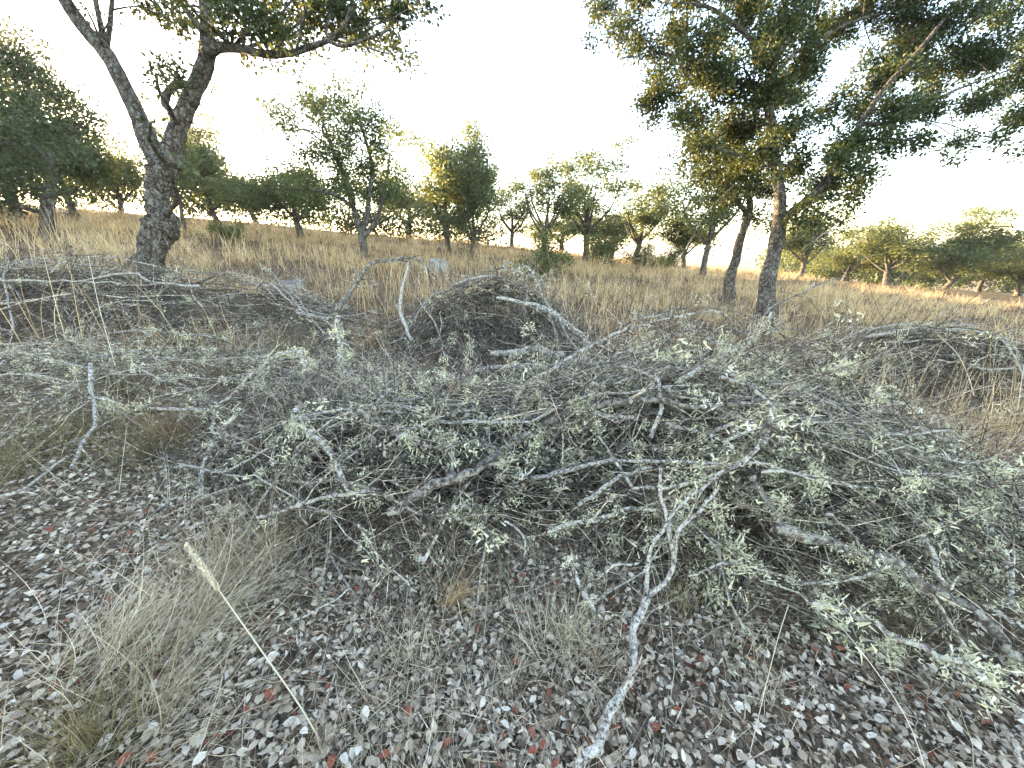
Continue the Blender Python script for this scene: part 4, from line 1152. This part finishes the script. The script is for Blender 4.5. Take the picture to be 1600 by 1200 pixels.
def tuft(px, py, n, h, spr, lean, label, mat='straw', tone=.6, w=.0028, name='grass_tuft', group='grass tufts around the heaps'):
    d0 = hit(px, py, False); b = p3(px, py, d0); b[2] = terr(b[0], b[1])
    rr = np.abs(rng.normal(0, spr, n)); a = rng.uniform(0, 6.28, n)
    x, y = b[0] + rr * np.cos(a), b[1] + rr * np.sin(a)
    d = norm(np.stack([np.cos(a) * rr / spr * .28 + rng.normal(0, .22, n) + lean[0], np.sin(a) * rr / spr * .28 + rng.normal(0, .22, n) + lean[1], np.ones(n)], -1))
    mb = MB()
    v, f, t = blades(np.stack([x, y, terr(x, y)], -1), d, h * rng.uniform(.35, 1.15, n), w * rng.uniform(.6, 1.3, n), rng.normal(size=(n, 3)) * .35 - np.array([0, 0, .2]), 6, np.clip(rng.normal(tone, .2, n), 0, 1))
    mb.add(v, f, t)
    tag(top(name, mb, M[mat], b), label, 'grass tuft', group)
tuft(150, 1170, 403, 0.29, .11, (0, 0), 'olive-green grass tuft in the bottom left corner', 'grass_green', .5)
tuft(250, 1110, 358, 0.24, 0.15, (.75, .35), 'pale flattened grass tuft beside the olive tuft at bottom left', 'straw', .6)
tuft(180, 1010, 423, 0.31, 0.16, (.75, .35), 'bleached grass tuft leaning right on the left litter', 'straw', .75)
tuft(300, 980, 423, 0.34, 0.15, (.75, .35), 'straw tuft under the tall seeding stalk', 'straw', .55)
tuft(350, 900, 288, 0.36, .13, (.1, .1), 'brownish grass tuft left of the front heap', 'straw', .45)
tuft(430, 880, 249, 0.34, .13, (-.1, .1), 'fine dead grass tuft at the foot of the front heap', 'straw', .5)
tuft(505, 1185, 105, 0.17, .05, (0, .1), 'small reddish grass tuft at the foot of the seeding stalk', 'straw', .45)
tuft(695, 955, 115, 0.29, .03, (.75, .35), 'golden grass bunch swept flat to the right below the heap gap', 'grass', .68)
tuft(880, 1010, 230, 0.31, .09, (-.05, 0), 'straw tuft left of the forked upright branch', 'straw', .66)
tuft(930, 1040, 115, 0.24, .06, (.1, 0), 'thin straw tuft beside the stem of the forked branch', 'straw', .6)
tuft(640, 1040, 86, 0.22, .08, (0, 0), 'sparse grass tuft in the middle of the leaf litter', 'straw', .55)
tuft(800, 1090, 67, 0.24, .08, (.1, 0), 'sparse tall-bladed tuft on the front leaf litter', 'straw', .6)
tuft(1180, 1090, 57, 0.26, .09, (.1, .1), 'thin grass tuft on the litter right of the forked branch', 'straw', .66)
tuft(1060, 955, 115, 0.19, .09, (0, 0), 'mustard-coloured weed tuft just right of the fork', 'grass_green', .85, .003)
tuft(100, 690, 403, 0.34, .22, (0, 0), 'dull olive grass clump under the sticks at the left edge', 'grass_green', .35)
tuft(30, 740, 288, 0.31, .20, (0, 0), 'brown-olive grass clump at the left edge', 'grass_green', .4)
tuft(230, 720, 403, 0.34, .22, (0, 0), 'olive grass clump right of the pale upright stick', 'grass_green', .35)
tuft(265, 690, 288, 0.34, .15, (0, 0), 'rusty grass clump below the arching lichen branch', 'grass', .38)
tuft(190, 620, 307, 0.36, .22, (0, 0), 'dark olive grass clump above the arching branch', 'grass_green', .35)
tuft(380, 600, 307, 0.38, .22, (0, 0), 'olive grass clump behind the lichen arch', 'grass_green', .4)
tuft(440, 560, 307, 0.41, .22, (0, 0), 'olive-brown grass clump left of the lichen-topped stub', 'grass_green', .5)
tuft(585, 545, 307, 0.48, .16, (.1, 0), 'orange-brown grass clump between the stub and pale curved stick', 'grass', .42)
tuft(1480, 690, 153, 0.46, .22, (.1, .1), 'straw tuft in the lit litter right of the heap', 'straw', .7)
tuft(1560, 680, 211, 0.48, .22, (-.1, .1), 'bright golden tuft at the right edge in front of the far heap', 'grass', .8)
tuft(1585, 640, 57, 0.90, .05, (.05, 0), 'tall upright golden tuft at the right edge', 'grass', .85)
tuft(1530, 820, 153, 0.31, .16, (.1, .1), 'flattened straw tuft right of the big heap', 'straw', .6)
tuft(1570, 760, 153, 0.31, .18, (-.1, .1), 'straw tuft at the right edge beyond the heap', 'straw', .65)
tuft(1100, 500, 90, .75, .20, (.05, 0), 'tall straw clump left of the leafy oak trunk', 'grass', .85)
tuft(1010, 470, 80, .8, .22, (.05, 0), 'tall golden straw clump behind the crest of the right heap', 'grass', .85)
tuft(1270, 490, 90, .75, .2, (0, 0), 'tall straw clump just right of the leafy oak trunk', 'grass', .85)
tuft(505, 440, 90, .75, .22, (0, 0), 'tall pale straw clump left of the multi-stemmed oak', 'grass', .8)
tuft(1290, 555, 192, 0.41, .16, (0, 0), 'rust-orange grass clump left of the far heap', 'grass', .45)

def stalk(pts, d0, d1, w, label, head=0., head_w=.0):
    pts = np.array(pts, float); n = 16
    q = spline(np.column_stack([pts, np.linspace(0, 1, len(pts))]), n)
    dep = 1 / ((1 - q[:, 2]) / d0 + q[:, 2] / d1)
    P = np.array([p3(a, b, d) for (a, b), d in zip(q[:, :2], dep)])
    R = w / 2 / 600 * dep * np.linspace(.46, .30, n)
    base = P[0].copy()
    e = link('grass_stalk', None, None, base); e.empty_display_size = .1
    mb = MB(); v, f = tubes(P[None], R[None], 5, False); mb.add(v, f, .95)
    part('stem', mb, M['straw'], e)
    if head:
        k = 260; s = 1 - head * rng.uniform(0, 1, k) ** 1.0
        i = np.clip((s * (n - 1)), 0, n - 1.001); j = i.astype(int); fr = (i - j)[:, None]
        b = P[j] * (1 - fr) + P[j + 1] * fr
        tan = norm(P[j + 1] - P[j])
        prof = np.sin(np.clip((s - (1 - head)) / head, 0, 1) * math.pi) ** .6
        o = norm(rng.normal(size=(k, 3))); o = norm(o - (o * tan).sum(-1, keepdims=True) * tan)
        b = b + o * (head_w * prof * rng.uniform(.2, 1, k))[:, None]
        d = norm(tan + o * .45); L = rng.uniform(.010, .017, k)
        mb = MB(); v, f = leaves4(b, d, o, L, L * .42); mb.add(v, f, np.repeat(rng.uniform(.75, 1, k), 4))
        part('seed_head', mb, M['straw'], e, 'stuff')
    tag(e, label, 'grass stalk', 'single grass stalks')
stalk([(506, 1168), (470, 1105), (418, 1030), (365, 955), (330, 905), (292, 853)], hit(506, 1168, False), 1.08, 5.5, 'tall yellow grass stalk with a full seed head leaning over the left litter', .28, .0062)
stalk([(180, 572), (170, 535), (155, 480), (138, 400)], 2.9, 2.9, 2.6, 'thin bare straw stalk in front of the long heap at the left')
stalk([(1522, 618), (1512, 585), (1495, 552), (1466, 524)], 4.2, 4.1, 3.2, 'arched yellow grass stalk in front of the far heap', .15, .006)
stalk([(1165, 1205), (1190, 1100), (1212, 1010), (1232, 945)], hit(1165, 1195, False), 1.35, 3.2, 'upright thin straw stalk on the litter right of the forked branch')
stalk([(1450, 1215), (1420, 1130), (1370, 1050), (1310, 975), (1272, 945)], 1.0, 1.4, 3.4, 'long straw stalk curving up the lower right litter')
stalk([(1590, 640), (1597, 590), (1606, 540)], 4.6, 4.6, 3.0, 'bright straw stalk at the right edge beside the far heap')

# ------------------------------------------------------------------ thin evening air, added to lighten the far trees, lit by the low sun
def air():
    x, z0, z1 = 3200, -40, 25
    V = np.array([[-x, -x, z0], [x, -x, z0], [x, x, z0], [-x, x, z0], [-x, -x, z1], [x, -x, z1], [x, x, z1], [-x, x, z1]], float)
    mb = MB(); mb.add(V, [np.array([[0, 3, 2, 1], [4, 5, 6, 7], [0, 1, 5, 4], [1, 2, 6, 5], [2, 3, 7, 6], [3, 0, 4, 7]])])
    m = bpy.data.materials.new('air_haze'); m.use_nodes = True; nt = m.node_tree
    nt.nodes.remove(nt.nodes['Principled BSDF'])
    v = nt.nodes.new('ShaderNodeVolumePrincipled')
    v.inputs['Density'].default_value = .0006
    v.inputs['Anisotropy'].default_value = .75
    v.inputs['Color'].default_value = (.95, .93, .90, 1)
    nt.links.new(v.outputs[0], nt.nodes['Material Output'].inputs['Volume'])
    o = top('haze', mb, m, (0, 0, 0), False)
    tag(o, 'thin warm evening haze added over the hillside to lighten the far trees', 'haze', None, 'stuff')
air()
